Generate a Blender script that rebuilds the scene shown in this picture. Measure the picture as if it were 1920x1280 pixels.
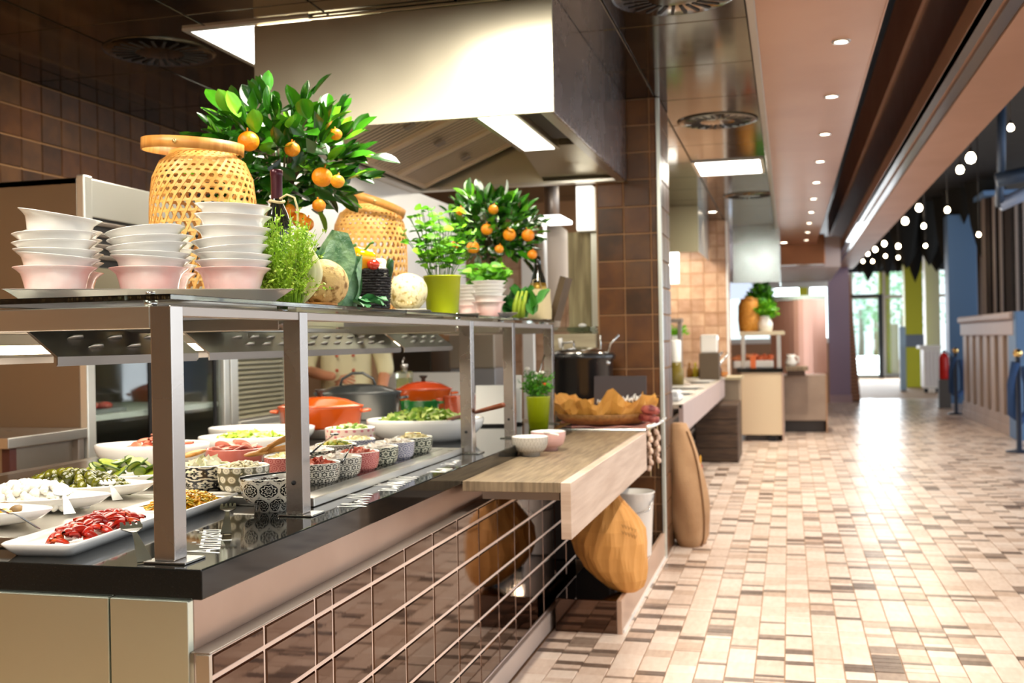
import bpy, bmesh, math, random
from mathutils import Vector, Matrix, Quaternion
PI = math.pi
random.seed(7)
scene = bpy.context.scene
COL = scene.collection
for _o in list(bpy.data.objects):
    bpy.data.objects.remove(_o)

# ---------------------------------------------------------------- camera
F_PX, YAW, ROLL, CAM_H = 2000.0, math.atan2(520, 2000), 0.0175, 1.335
cam_data = bpy.data.cameras.new('camera')
cam = bpy.data.objects.new('camera', cam_data)
COL.objects.link(cam)
cam_data.sensor_width = 36.0
cam_data.lens = 36.0 * F_PX / 1920.0
cam_data.clip_end = 200
_fw = Vector((-math.sin(YAW), math.cos(YAW), 0)); _rt = Vector((math.cos(YAW), math.sin(YAW), 0)); _up = Vector((0, 0, 1))
_r2 = _rt * math.cos(ROLL) - _up * math.sin(ROLL)
_u2 = _r2.cross(_fw)
cam.matrix_world = Matrix(((_r2.x, _u2.x, -_fw.x, 0), (_r2.y, _u2.y, -_fw.y, 0), (_r2.z, _u2.z, -_fw.z, CAM_H), (0, 0, 0, 1)))
cam_data.dof.use_dof = True
cam_data.dof.focus_distance = 2.55
cam_data.dof.aperture_fstop = 4.0
scene.camera = cam

# ---------------------------------------------------------------- view and world
scene.view_settings.view_transform = 'Standard'
scene.view_settings.look = 'None'
scene.view_settings.gamma = 1.0
scene.view_settings.use_curve_mapping = False
scene.view_settings.exposure = 0.1
world = bpy.data.worlds.new('world'); scene.world = world
world.use_nodes = True
_bg = world.node_tree.nodes['Background']
_bg.inputs[0].default_value = (.90, .95, 1.0, 1)
_bg.inputs[1].default_value = 1.6

def lamp(kind, name, loc, energy, color=(1, 1, 1), size=0.3, size_y=None, rot=(0, 0, 0), spot=None, blend=.5):
    d = bpy.data.lights.new(name, kind); d.energy = energy; d.color = color
    if kind == 'AREA':
        d.size = size
        if size_y: d.shape = 'RECTANGLE'; d.size_y = size_y
    elif kind == 'SPOT':
        d.spot_size = spot or 1.8; d.spot_blend = blend; d.shadow_soft_size = size
    else:
        d.shadow_soft_size = size
    o = bpy.data.objects.new(name, d); COL.objects.link(o)
    o.location = loc; o.rotation_euler = rot
    return o
WARM = (1.0, .84, .62); WARMW = (1.0, .92, .78); DAY = (.86, .93, 1.0)
# unseen lamps added right of the hall as fill: assumed daylight, no windows built
for i, y in enumerate((3.0, 9.0, 15.0, 21.0)):
    lamp('AREA', 'assumed_daylight_fill', (7.6, y, 2.0), 80, DAY, 3.6, 3.0, (0, math.radians(80), 0))
lamp('AREA', 'glass_door_daylight', (2.6, 34.5, 1.6), 420, DAY, 6.0, 3.0, (math.radians(-80), 0, 0))  # area lamp added just inside the glass doors to carry their daylight

# ---------------------------------------------------------------- pixel -> point on a known plane
def ray(px, py):
    dx, dy = px - 960.0, py - 640.0
    a = dx - dy * ROLL; b = dx * ROLL + dy
    return _fw * F_PX + _rt * a - _up * b
def at(px, py, x=None, y=None, z=None):
    d = ray(px, py)
    t = (z - CAM_H) / d.z if z is not None else (y / d.y if y is not None else x / d.x)
    return Vector((d.x * t, d.y * t, CAM_H + d.z * t))

# ---------------------------------------------------------------- object helpers
def tag(o, label=None, cat=None, group=None, kind=None):
    if label: o['label'] = label
    if cat: o['category'] = cat
    if group: o['group'] = group
    if kind: o['kind'] = kind
    return o
def thing(name, label, cat, loc=(0, 0, 0), rz=0.0, group=None, rot=None):
    o = bpy.data.objects.new(name, None); COL.objects.link(o)
    o.location = loc
    o.rotation_euler = rot if rot else (0, 0, rz)
    o.empty_display_size = .05
    return tag(o, label, cat, group)
def link(name, me, parent=None, loc=None, rot=None, scl=None):
    o = bpy.data.objects.new(name, me); COL.objects.link(o)
    if parent: o.parent = parent
    if loc is not None: o.location = loc
    if rot is not None: o.rotation_euler = rot
    if scl is not None: o.scale = scl if hasattr(scl, '__len__') else (scl,) * 3
    return o
def copy_tree(src, loc=None, rz=None, label=None, group=None):
    def rec(o, parent):
        c = o.copy(); COL.objects.link(c)
        if parent: c.parent = parent
        for ch in list(o.children): rec(ch, c)
        return c
    r = rec(src, None)
    if loc is not None: r.location = loc
    if rz is not None: r.rotation_euler = (0, 0, rz)
    if label: r['label'] = label
    if group: r['group'] = group
    return r

class MB:
    """collects shapes, then links them as ONE mesh object"""
    def __init__(s): s.v = []; s.f = []; s.m = []; s.sm = []; s.mi = 0; s.X = None
    def add(s, vs, fs, smooth=False):
        b = len(s.v)
        if s.X is not None: vs = [s.X @ Vector(p) for p in vs]
        s.v += [tuple(p) for p in vs]
        for f in fs:
            s.f.append(tuple(b + i for i in f)); s.m.append(s.mi); s.sm.append(smooth)
        return s
    def box(s, x0, x1, y0, y1, z0, z1):
        vs = [(x0, y0, z0), (x1, y0, z0), (x1, y1, z0), (x0, y1, z0), (x0, y0, z1), (x1, y0, z1), (x1, y1, z1), (x0, y1, z1)]
        return s.add(vs, [(0, 3, 2, 1), (4, 5, 6, 7), (0, 1, 5, 4), (1, 2, 6, 5), (2, 3, 7, 6), (3, 0, 4, 7)])
    def cbox(s, c, d, M=None):
        old = s.X
        T = Matrix.Translation(c) @ (M.to_4x4() if M is not None else Matrix())
        s.X = T if old is None else old @ T
        s.box(-d[0] / 2, d[0] / 2, -d[1] / 2, d[1] / 2, -d[2] / 2, d[2] / 2); s.X = old
        return s
    def bbox(s, x0, x1, y0, y1, z0, z1, b=.003):
        """box with chamfered edges"""
        bm = bmesh.new(); bmesh.ops.create_cube(bm, size=1)
        for v in bm.verts:
            v.co = Vector(((x0 + x1) / 2 + v.co.x * (x1 - x0), (y0 + y1) / 2 + v.co.y * (y1 - y0), (z0 + z1) / 2 + v.co.z * (z1 - z0)))
        b = min(b, .45 * min(x1 - x0, y1 - y0, z1 - z0))
        bmesh.ops.bevel(bm, geom=list(bm.edges), offset=b, segments=2, affect='EDGES', profile=.5)
        return s.bm(bm)
    def bm(s, bm, smooth=False):
        bm.verts.index_update()
        s.add([v.co.copy() for v in bm.verts], [[v.index for v in f.verts] for f in bm.faces], smooth)
        bm.free(); return s
    def prism(s, poly, z0, z1, axis='z'):
        n = len(poly)
        def P(p, h): return {'z': (p[0], p[1], h), 'y': (p[0], h, p[1]), 'x': (h, p[0], p[1])}[axis]
        vs = [P(p, z0) for p in poly] + [P(p, z1) for p in poly]
        fs = [tuple(reversed(range(n))), tuple(range(n, 2 * n))] + [(i, (i + 1) % n, n + (i + 1) % n, n + i) for i in range(n)]
        return s.add(vs, fs)
    def lathe(s, prof, n=32, c=(0, 0, 0), sx=1, sy=1, smooth=True, wob=None):
        vs = []; fs = []; k = len(prof)
        for i in range(n):
            a = 2 * PI * i / n
            for j, (r, z) in enumerate(prof):
                q = r * (wob(a, j) if wob else 1)
                vs.append((c[0] + q * math.cos(a) * sx, c[1] + q * math.sin(a) * sy, c[2] + z))
        for i in range(n):
            i2 = (i + 1) % n
            for j in range(k - 1):
                a, b, d, e = i * k + j, i2 * k + j, i2 * k + j + 1, i * k + j + 1
                if prof[j][0] < 1e-6: fs.append((a, d, e))
                elif prof[j + 1][0] < 1e-6: fs.append((a, b, d))
                else: fs.append((a, b, d, e))
        return s.add(vs, fs, smooth)
    def tube(s, pts, r, n=8, cap=True, flat=1.0, smooth=True):
        pts = [Vector(p) for p in pts]; rs = r if hasattr(r, '__len__') else [r] * len(pts)
        vs = []; fs = []; up = None
        for i, p in enumerate(pts):
            t = (pts[min(i + 1, len(pts) - 1)] - pts[max(i - 1, 0)])
            if t.length < 1e-9: t = Vector((0, 0, 1))
            t.normalize()
            if up is None:
                up = Vector((0, 0, 1)) if abs(t.z) < .9 else Vector((1, 0, 0))
            sd = t.cross(up); 
            if sd.length < 1e-6: sd = t.orthogonal()
            sd.normalize(); up = sd.cross(t).normalized()
            for j in range(n):
                a = 2 * PI * j / n
                vs.append(p + sd * math.cos(a) * rs[i] + up * math.sin(a) * rs[i] * flat)
        for i in range(len(pts) - 1):
            for j in range(n):
                fs.append((i * n + j, i * n + (j + 1) % n, (i + 1) * n + (j + 1) % n, (i + 1) * n + j))
        if cap:
            fs.append(tuple(reversed(range(n)))); fs.append(tuple((len(pts) - 1) * n + j for j in range(n)))
        return s.add(vs, fs, smooth)
    def ball(s, c, r, n=12, m=8, R=None, wob=None):
        """ellipsoid"""
        rr = r if hasattr(r, '__len__') else (r, r, r)
        vs = [(0, 0, -1)]; fs = []
        for j in range(1, m):
            ph = -PI / 2 + PI * j / m
            for i in range(n):
                a = 2 * PI * i / n
                vs.append((math.cos(ph) * math.cos(a), math.cos(ph) * math.sin(a), math.sin(ph)))
        vs.append((0, 0, 1)); L = len(vs) - 1
        for i in range(n):
            fs.append((0, 1 + (i + 1) % n, 1 + i))
            for j in range(m - 2):
                fs.append((1 + j * n + i, 1 + j * n + (i + 1) % n, 1 + (j + 1) * n + (i + 1) % n, 1 + (j + 1) * n + i))
            fs.append((L, 1 + (m - 2) * n + i, 1 + (m - 2) * n + (i + 1) % n))
        out = []
        for p in vs:
            p = Vector(p)
            k = wob(p) if wob else 1
            p = Vector((p.x * rr[0] * k, p.y * rr[1] * k, p.z * rr[2] * k))
            if R is not None: p = R @ p
            out.append(p + Vector(c))
        return s.add(out, fs, True)
    def mesh(s, name, mats):
        me = bpy.data.meshes.new(name)
        me.from_pydata(s.v, [], s.f)
        for m in (mats if isinstance(mats, (list, tuple)) else [mats]): me.materials.append(m)
        me.polygons.foreach_set('material_index', s.m)
        me.polygons.foreach_set('use_smooth', s.sm)
        me.update(); return me
    def build(s, name, mats, parent=None, loc=None, rot=None):
        return link(name, s.mesh(name, mats), parent, loc, rot)
def rotz(a): return Matrix.Rotation(a, 3, 'Z')
def rotm(x, y, z): return (Matrix.Rotation(z, 3, 'Z') @ Matrix.Rotation(y, 3, 'Y') @ Matrix.Rotation(x, 3, 'X'))
def rnd(a, b): return random.uniform(a, b)
def struct(name, mb, mats, parent=None):
    o = mb.build(name, mats, parent)
    if not parent: o['kind'] = 'structure'
    return o

# ---------------------------------------------------------------- materials
MATS = {}
def hexc(h):
    h = h.lstrip('#'); c = [int(h[i:i + 2], 16) / 255 for i in (0, 2, 4)]
    return tuple(((v + .055) / 1.055) ** 2.4 if v > .04045 else v / 12.92 for v in c)
def M(name, col, rough=.5, metal=0.0, col2=None, nscale=6.0, stretch=(1, 1, 1), bump=0.0, bscale=40.0, coat=0.0,
      trans=0.0, ior=1.45, emit=None, estr=0.0, lo=.35, hi=.65, sss=0.0, spec=.5, detail=4.0, aniso=0.0):
    if name in MATS: return MATS[name]
    m = bpy.data.materials.new(name); m.use_nodes = True; MATS[name] = m
    nt = m.node_tree; b = nt.nodes['Principled BSDF']
    if isinstance(col, str): col = hexc(col)
    if isinstance(col2, str): col2 = hexc(col2)
    b.inputs['Base Color'].default_value = (*col, 1)
    b.inputs['Roughness'].default_value = rough; b.inputs['Metallic'].default_value = metal
    b.inputs['Specular IOR Level'].default_value = spec
    b.inputs['Coat Weight'].default_value = coat
    b.inputs['Coat Roughness'].default_value = .08
    b.inputs['Transmission Weight'].default_value = trans; b.inputs['IOR'].default_value = ior
    if sss: b.inputs['Subsurface Weight'].default_value = sss; b.inputs['Subsurface Radius'].default_value = (.01, .006, .003); b.inputs['Subsurface Scale'].default_value = .5
    if aniso: b.inputs['Anisotropic'].default_value = aniso
    if emit:
        if isinstance(emit, str): emit = hexc(emit)
        b.inputs['Emission Color'].default_value = (*emit, 1); b.inputs['Emission Strength'].default_value = estr
    tc = nt.nodes.new('ShaderNodeTexCoord'); mp = nt.nodes.new('ShaderNodeMapping')
    nt.links.new(tc.outputs['Object'], mp.inputs[0]); mp.inputs['Scale'].default_value = stretch
    n = nt.nodes.new('ShaderNodeTexNoise'); n.inputs['Scale'].default_value = nscale; n.inputs['Detail'].default_value = detail
    nt.links.new(mp.outputs[0], n.inputs['Vector'])
    oi = nt.nodes.new('ShaderNodeObjectInfo'); ad = nt.nodes.new('ShaderNodeVectorMath'); ad.operation = 'ADD'
    nt.links.new(mp.outputs[0], ad.inputs[0]); nt.links.new(oi.outputs['Location'], ad.inputs[1]); nt.links.new(ad.outputs[0], n.inputs['Vector'])
    if col2 is not None:
        r = nt.nodes.new('ShaderNodeValToRGB'); r.color_ramp.elements[0].position = lo; r.color_ramp.elements[1].position = hi
        r.color_ramp.elements[0].color = (*col, 1); r.color_ramp.elements[1].color = (*col2, 1)
        nt.links.new(n.outputs[0], r.inputs[0]); nt.links.new(r.outputs[0], b.inputs['Base Color'])
    else:
        mr = nt.nodes.new('ShaderNodeMapRange'); mr.inputs[3].default_value = max(0, rough - .05); mr.inputs[4].default_value = min(1, rough + .05)
        nt.links.new(n.outputs[0], mr.inputs[0]); nt.links.new(mr.outputs[0], b.inputs['Roughness'])
    if bump:
        n2 = nt.nodes.new('ShaderNodeTexNoise'); n2.inputs['Scale'].default_value = bscale; n2.inputs['Detail'].default_value = 3
        nt.links.new(ad.outputs[0], n2.inputs['Vector'])
        bp = nt.nodes.new('ShaderNodeBump'); bp.inputs['Strength'].default_value = bump; bp.inputs['Distance'].default_value = .01
        nt.links.new(n2.outputs[0], bp.inputs['Height']); nt.links.new(bp.outputs[0], b.inputs['Normal'])
    return m

class N:
    """tiny expression wrapper over Math nodes"""
    nt = None
    def __init__(s, k): s.k = k
    @staticmethod
    def op(o, *a):
        n = N.nt.nodes.new('ShaderNodeMath'); n.operation = o
        for i, x in enumerate(a):
            if isinstance(x, N): N.nt.links.new(x.k, n.inputs[i])
            else: n.inputs[i].default_value = x
        return N(n.outputs[0])
    def __add__(s, o): return N.op('ADD', s, o)
    def __sub__(s, o): return N.op('SUBTRACT', s, o)
    def __rsub__(s, o): return N.op('SUBTRACT', o, s)
    def __mul__(s, o): return N.op('MULTIPLY', s, o)
    def __lt__(s, o): return N.op('LESS_THAN', s, o)
    def __gt__(s, o): return N.op('GREATER_THAN', s, o)
def pattern_mat(name, style, ca, cb, across=12, pitch=.03, rough=.15):
    """glazed ceramic with a printed repeat that runs round the bowl (cylindrical object coordinates)"""
    if name in MATS: return MATS[name]
    m = M(name, ca, rough, coat=.4); nt = m.node_tree; N.nt = nt
    b = nt.nodes['Principled BSDF']
    if isinstance(ca, str): ca = hexc(ca)
    if isinstance(cb, str): cb = hexc(cb)
    tc = nt.nodes.new('ShaderNodeTexCoord'); sp = nt.nodes.new('ShaderNodeSeparateXYZ')
    nt.links.new(tc.outputs['Object'], sp.inputs[0])
    x, y, z = N(sp.outputs[0]), N(sp.outputs[1]), N(sp.outputs[2])
    u = N.op('ARCTAN2', y, x) * (across / (2 * PI)); v = z * (1 / pitch)
    row = N.op('FLOOR', v)
    uo = u + row * .5
    fu = N.op('FRACT', uo) - .5; fv = N.op('FRACT', v) - .5
    d = N.op('SQRT', fu * fu + fv * fv); ph = N.op('ARCTAN2', fv, fu)
    if style == 'damask':
        pet = N.op('COSINE', ph * 8.0)
        w = N.op('SINE', d * 34.0 + pet * 1.6)
        mask = N.op('MULTIPLY', w > -.45, d < .45)
        mask = N.op('MAXIMUM', mask, N.op('MULTIPLY', d > .62, N.op('SINE', fu * 60.0) > 0.0))
    elif style == 'dots':
        w = N.op('SINE', d * 30.0 + N.op('COSINE', ph * 10.0) * .6)
        mask = 1.0 - N.op('MULTIPLY', d < .40, w > -.85)
    elif style == 'rings':
        mask = N.op('SINE', d * 24.0) > .1
    elif style == 'lace':
        mask = N.op('SINE', d * 17.0 + N.op('COSINE', ph * 6.0) * 1.2) > .0
    elif style == 'check':
        mask = N.op('MULTIPLY', N.op('SINE', x * 210.0) , N.op('SINE', y * 210.0)) > 0.0
    else:
        mask = d < .22
    mix = nt.nodes.new('ShaderNodeMix'); mix.data_type = 'RGBA'
    mix.inputs[6].default_value = (*ca, 1); mix.inputs[7].default_value = (*cb, 1)
    nt.links.new(mask.k, mix.inputs[0])
    nt.links.new(mix.outputs[2], b.inputs['Base Color'])
    return m

steel = M('brushed_steel', (.62, .59, .53), .30, 1.0, bump=.03, bscale=220, stretch=(1, 1, 8), aniso=.4)
steel_post = M('post_steel', (.40, .365, .335), .27, 1.0, bump=.02, bscale=200)
copper_matte = M('copper_board', (.36, .19, .12), .5, .15, col2=(.41, .225, .15), nscale=1.6)
steel_hood = M('hood_steel', (.62, .57, .44), .34, 1.0, aniso=.6)
end_steel = M('end_panel_steel', (.68, .74, .64), .36, 1.0, bump=.02, bscale=150)
lamp_housing = M('lamp_housing', (.25, .215, .185), .46, 1.0)
steel_dark = M('smoked_steel', (.36, .31, .27), .42, 1.0)
steel_apron = M('counter_side_steel', (.47, .355, .29), .34, 1.0, col2=(.42, .31, .25), nscale=3)
chrome = M('chrome', (.50, .49, .47), .22, 1.0)
granite = M('black_granite', (.008, .008, .007), .06, col2=(.03, .026, .02), nscale=380, lo=.62, hi=.8, spec=.35)
grout = M('pale_grout', '#b08862', .8)
grout_mirror = M('pink_bright_grout', '#ecd3c2', .5)
mirror_tile = M('bronze_mirror_tile', (.125, .078, .057), .035, 1.0, bump=.008, bscale=14, stretch=(1, 2, .6))
WALLT = [M('wall_tile_%d' % i, a, .38, col2=b, nscale=9, bump=.12, bscale=14) for i, (a, b) in enumerate(
    (('#4d2f17', '#63401f'), ('#40270f', '#583618'), ('#543821', '#6b4725'), ('#57341a', '#6c431f')))]
WALLP = [M('pink_tile_%d' % i, a, .4, col2=b, nscale=9, bump=.1, bscale=14) for i, (a, b) in enumerate(
    (('#b08a6c', '#c4a082'), ('#b99375', '#cba88a'), ('#a57e60', '#bb957a')))]
FLT = [M('floor_tile_%d' % i, a, .30, col2=b, nscale=14, stretch=(3, 1, 1)) for i, (a, b) in enumerate(
    (('#d6c0b1', '#e2cfc1'), ('#ccb4a4', '#d9c4b5'), ('#decbbd', '#e8d8cc'), ('#bda391', '#ccb4a2'), ('#66554b', '#7a685d'), ('#8c786b', '#9e8a7c')))]
floor_grout = M('floor_grout', '#b89676', .6)
wood_grey = M('grey_oak', '#6f5f4b', .42, col2='#968369', nscale=5, stretch=(14, 1, 1), bump=.08, bscale=60)
wood_grey_face = M('pale_oak_face', '#b89f8c', .4, col2='#cdb7a5', nscale=4, stretch=(1, .6, 9))
wood_brown = M('beech', '#b5762f', .45, col2='#d0944a', nscale=8, stretch=(1, 10, 1))
wood_dark = M('dark_oak', '#3a2a20', .5, col2='#55402f', nscale=5, stretch=(1, 1, 8))
copper = M('copper_panel', (.38, .195, .12), .34, .45, col2=(.43, .235, .15), nscale=1.6)
copper_gloss = M('glossy_copper', (.30, .15, .08), .16, .9)
copper_mirror = M('polished_copper', (.72, .42, .33), .34, .7)
ceil_metal = M('ceiling_metal', (.088, .080, .062), .10, 1.0)
fork_steel = M('fork_steel', (.24, .235, .22), .26, 1.0)
hood_lamp = M('hood_lamp_cover', (1, 1, 1), .5, emit=(1.0, .97, .88), estr=3.2)
black_matte = M('black_matte', (.006, .005, .005), .6)
white_paint = M('white_paint', (.8, .78, .74), .5)
white_cer = M('white_ceramic', (.86, .84, .79), .12, coat=.3)
pink_lit_cer = M('pink_lit_ceramic', (.90, .52, .46), .12, coat=.3, col2=(.92, .76, .70), nscale=9)  # white porcelain; pinkish light is painted into the lowest bowls' colour
lightm = M('lit_diffuser', (1, 1, 1), .5, emit=(1.0, .97, .9), estr=9)
light_warm = M('lit_warm_disc', (1, 1, 1), .5, emit=(1.0, .85, .66), estr=14)
glass = M('clear_glass', (.9, 1, .97), .02, trans=1.0, ior=1.45)
glass_shelf = M('green_edge_glass', (.80, .93, .87), .03, trans=1.0, ior=1.5)
bamboo = M('bamboo', '#d29a4a', .45, col2='#e6b76a', nscale=20)
# ================================================================= SETTING
# ---- floor: mosaic of 9 cm wide strips cut to three lengths
floor = struct('floor', MB().box(-4.3, 8.2, -2.5, 60, -.1, -.004), floor_grout)
def floor_tiles():
    W, G = .115, .0045
    tiles = []
    x = -1.075
    while x < 4.2:
        y = 3.3 + rnd(0, .15)
        while y < 23.5:
            q = random.random()
            L = .026 if q < .22 else (.052 if q < .48 else (.100 if q < .84 else .200))
            if L == .026: m = 4 if random.random() < .28 else (5 if random.random() < .5 else 3)
            elif L == .052: m = 4 if random.random() < .42 else (5 if random.random() < .35 else random.choice((0, 1, 2)))
            elif L == .100: m = 5 if random.random() < .05 else random.choice((0, 0, 1, 2, 2, 3))
            else: m = random.choice((0, 0, 1, 2, 2))
            tiles.append((x, y, L, m)); y += L
        x += W
    vis = []
    for t in tiles:
        X, Y, L, m = t
        w = X * _fw.x + Y * _fw.y; a = (X * _rt.x + Y * _rt.y) / w * F_PX; b = CAM_H / w * F_PX
        if abs(a) < 975 and b < 655: vis.append((-L * b * b, t))
    vis.sort(key=lambda q: q[0]); near = set(t for _, t in vis[:300])
    cache = {}
    st = MB()
    for X, Y, L, m in tiles:
        if (X, Y, L, m) in near:
            if (L, m) not in cache:
                mb = MB(); a, c, h = (W - G) / 2, (L - G) / 2, .004
                mb.add([(-a, -c, -.006), (a, -c, -.006), (a, c, -.006), (-a, c, -.006), (-a, -c, h - .0015), (a, -c, h - .0015), (a, c, h - .0015), (-a, c, h - .0015),
                        (-a + .002, -c + .002, h), (a - .002, -c + .002, h), (a - .002, c - .002, h), (-a + .002, c - .002, h)],
                       [(0, 1, 5, 4), (1, 2, 6, 5), (2, 3, 7, 6), (3, 0, 4, 7), (4, 5, 9, 8), (5, 6, 10, 9), (6, 7, 11, 10), (7, 4, 8, 11), (8, 9, 10, 11)])
                cache[(L, m)] = mb.mesh('tile', FLT[m])
            link('tile', cache[(L, m)], floor, (X + W / 2, Y + L / 2, rnd(-.0006, .0006)))
        else:
            st.mi = m; h = .004 + rnd(-.0005, .0005)
            x0, x1, y0, y1 = X + G / 2, X + W - G / 2, Y + G / 2, Y + L - G / 2
            st.add([(x0, y0, -.004), (x1, y0, -.004), (x1, y1, -.004), (x0, y1, -.004), (x0, y0, h), (x1, y0, h), (x1, y1, h), (x0, y1, h)],
                   [(4, 5, 6, 7), (0, 1, 5, 4), (1, 2, 6, 5), (2, 3, 7, 6), (3, 0, 4, 7)])
    tag(st.build('tile_field', FLT, floor), kind='stuff')
floor_tiles()

# ---- wall-tile helper: bevelled square tiles as separate parts on a plane
_tc = {}
def wall_tiles(parent, u0, u1, z0, z1, place, mats, sz=.165, g=.006, th=.008, key='w'):
    """place(u, z) -> location, and rotation about z for a tile whose face looks along -y"""
    u = u0
    while u < u1 - .02:
        w = min(sz, u1 - u); z = z0
        while z < z1 - .02:
            h = min(sz, z1 - z)
            k = (key, round(w, 3), round(h, 3), random.randrange(len(mats)))
            if k not in _tc:
                a, c = (w - g) / 2, (h - g) / 2
                vs = [(-a, 0, -c), (a, 0, -c), (a, 0, c), (-a, 0, c), (-a + .004, -th, -c + .004), (a - .004, -th, -c + .004), (a - .004, -th, c - .004), (-a + .004, -th, c - .004)]
                _tc[k] = MB().add(vs, [(4, 5, 6, 7), (0, 1, 5, 4), (1, 2, 6, 5), (2, 3, 7, 6), (3, 0, 4, 7)]).mesh('tile', mats[k[3]])
            loc, rz = place(u + w / 2, z + h / 2)
            link('tile', _tc[k], parent, loc, (0, 0, rz))
            z += sz
        u += sz

# ---- left kitchen wall
wl = struct('wall_left', MB().box(-4.15, -4.0, -2.5, 40, 0, 2.9), grout)
wall_tiles(wl, 4.25, 7.55, 1.82, 2.8, lambda u, z: ((-4.0, u, z), PI / 2), WALLT)
# ---- cross wall at the back of the first kitchen bay
wb = struct('wall_back', MB().box(-4.0, -1.3, 11.0, 11.2, 0, 2.8), grout)
wall_tiles(wb, -3.1, -1.3, .95, 2.43, lambda u, z: ((u, 11.0, z), 0), WALLP, key='p')
# ---- tiled pillars
def pillar(name, x0, x1, y0, y1, mats, key, strip):
    p = struct(name, MB().box(x0, x1, y0, y1, 0, 2.8), grout)
    wall_tiles(p, x0 + .006, x1 - .012, 0.0, 2.8, lambda u, z: ((u, y0, z), 0), mats, key=key)
    wall_tiles(p, y0 + .012, y1, 0.0, 2.8, lambda u, z: ((x1, u, z), PI / 2), mats, key=key)
    MB().bbox(x1 - .012, x1 + .012, y0 - .012, y0 + .012, 0, 2.8, .004).build('corner_trim', strip, p)
    return p
trim_metal = M('pale_trim', (.72, .76, .70), .3, .7)
p1 = pillar('wall_pillar', -1.14, -.752, 6.5, 7.0, WALLT, 'w', trim_metal)
p2 = pillar('wall_pillar', -1.85, -.735, 13.5, 14.0, WALLP, 'p', white_paint)

# ---- mirror-bright metal ceiling over the kitchens, one panel at a time
ck = struct('ceiling', MB().box(-4.15, -.13, -2.5, 17.0, 2.812, 2.9), black_matte)
pc = {}
def ceil_panel(w, d):
    if (w, d) not in pc: pc[(w, d)] = MB().bbox(-w / 2 + .004, w / 2 - .004, -d / 2 + .004, d / 2 - .004, 0, .012, .003).mesh('panel', ceil_metal)
    return pc[(w, d)]
LIT = {}
for i in range(7):
    for j in range(21):
        x, y = -.16 - .6 * (i + .5), .2 + .8 * (j + .5)
        link('panel', ceil_panel(.6, .8), ck, (x, y, 2.80))
MB().bbox(-.155, -.118, -2.5, 17, 2.74, 2.81, .004).build('edge_trim', M('ceiling_edge_trim', (.34, .31, .27), .35, .8), ck)

# ---- copper soffit over the walkway
cs = struct('ceiling_soffit', MB().box(-.118, .425, -2.5, 17.0, 2.755, 2.90).box(.425, .432, -2.5, 17, 2.752, 2.90), copper)
struct('trim_1', MB().bbox(-.15, .55, 17.0, 17.5, 2.44, 2.9, .01), M('orange_copper', (.28, .11, .045), .35, .5))
struct('ceiling_lobby', MB().box(-4, .80, 17.5, 22.2, 2.42, 2.9), M('lilac_white', (.62, .56, .58), .6))
# ---- high dark ceiling over the hall
struct('ceiling_hall', MB().box(.43, 8.2, -2.5, 36.0, 4.1, 4.25), black_matte)
struct('wall_sky_block', MB().box(.415, .43, -2.5, 36, 2.90, 4.12), M('sky_block_brown', '#7d4c31', .5))  # unseen sheet added to keep the sky out of the beam's reflection
# ---- copper-clad beam with a slot of track lighting in its underside
bm_ = struct('trim_beam', MB().box(.835, 1.27, -2.5, 22.7, 2.72, 3.79), copper_matte)
MB().bbox(.80, .835, -2.5, 22.7, 2.70, 2.82, .004).build('lower_lip', copper_matte, bm_)
MB().bbox(.822, .835, -2.5, 22.7, 2.82, 3.32, .002).build('side_panel', copper_gloss, bm_)
MB().bbox(.80, .835, -2.5, 22.7, 3.32, 3.80, .004).build('upper_band', copper_matte, bm_)
slot = M('slot_grey', (.15, .135, .13), .22, .8)
MB().box(.802, .875, -2.5, 22.7, 2.700, 2.721).build('slot_strip', slot, bm_)
MB().box(.900, .964, -2.5, 22.7, 2.700, 2.721).build('slot_strip', slot, bm_)
MB().bbox(.964, 1.274, -2.5, 22.7, 2.69, 2.72, .004).build('underside_board', copper_matte, bm_)
MB().box(.82, .945, 13.6, 16.2, 2.694, 2.70).build('lit_strip', M('lit_track', (1, 1, 1), .4, emit=(.88, .95, 1), estr=2.5), bm_)

# ---- outer shell beyond the frame
struct('wall_rear', MB().box(-4.3, 1.0, -2.6, -2.5, 0, 4.2), M('rear_wall', '#a79d8a', .6))

# ---- far end: glass front of the building
fr_dark = M('dark_window_frame', (.02, .03, .045), .4)
fr_white = M('white_window_frame', (.78, .8, .8), .4)
lime = M('lime_panel', '#d6dc36', .5)
blue = M('blue_panel', '#5d84b4', .5)
w1 = struct('window_1', MB().box(.2, 6.8, 35.9, 36.0, 3.35, 4.1), fr_dark)
for x in (1.0, 1.95, 2.95, 4.0, 5.1, 6.2):
    MB().bbox(x - .045, x + .045, 35.9, 36.0, 0, 3.4, .01).build('mullion', fr_white, w1)
for z in (.06, 2.55):
    MB().bbox(.4, 6.6, 35.91, 35.99, z - .05, z + .05, .01).build('transom', fr_white, w1)
for k, x in enumerate((1.475, 2.45, 3.475, 4.55, 5.65)):
    MB().box(x - .43, x + .43, 35.945, 35.955, .1, 3.35).build('pane', glass, w1)
d1 = struct('door_1', MB().bbox(2.66, 2.80, 34.6, 34.75, 0, 2.5, .01).bbox(1.6, 2.80, 34.6, 34.75, 2.5, 2.6, .01).bbox(1.5, 1.6, 34.6, 34.75, 0, 2.6, .01), fr_dark)
MB().box(1.6, 2.66, 34.66, 34.68, .05, 2.5).build('pane', glass, d1)
MB().bbox(2.52, 2.56, 34.56, 34.6, .9, 1.4, .01).build('handle', chrome, d1)
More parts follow.
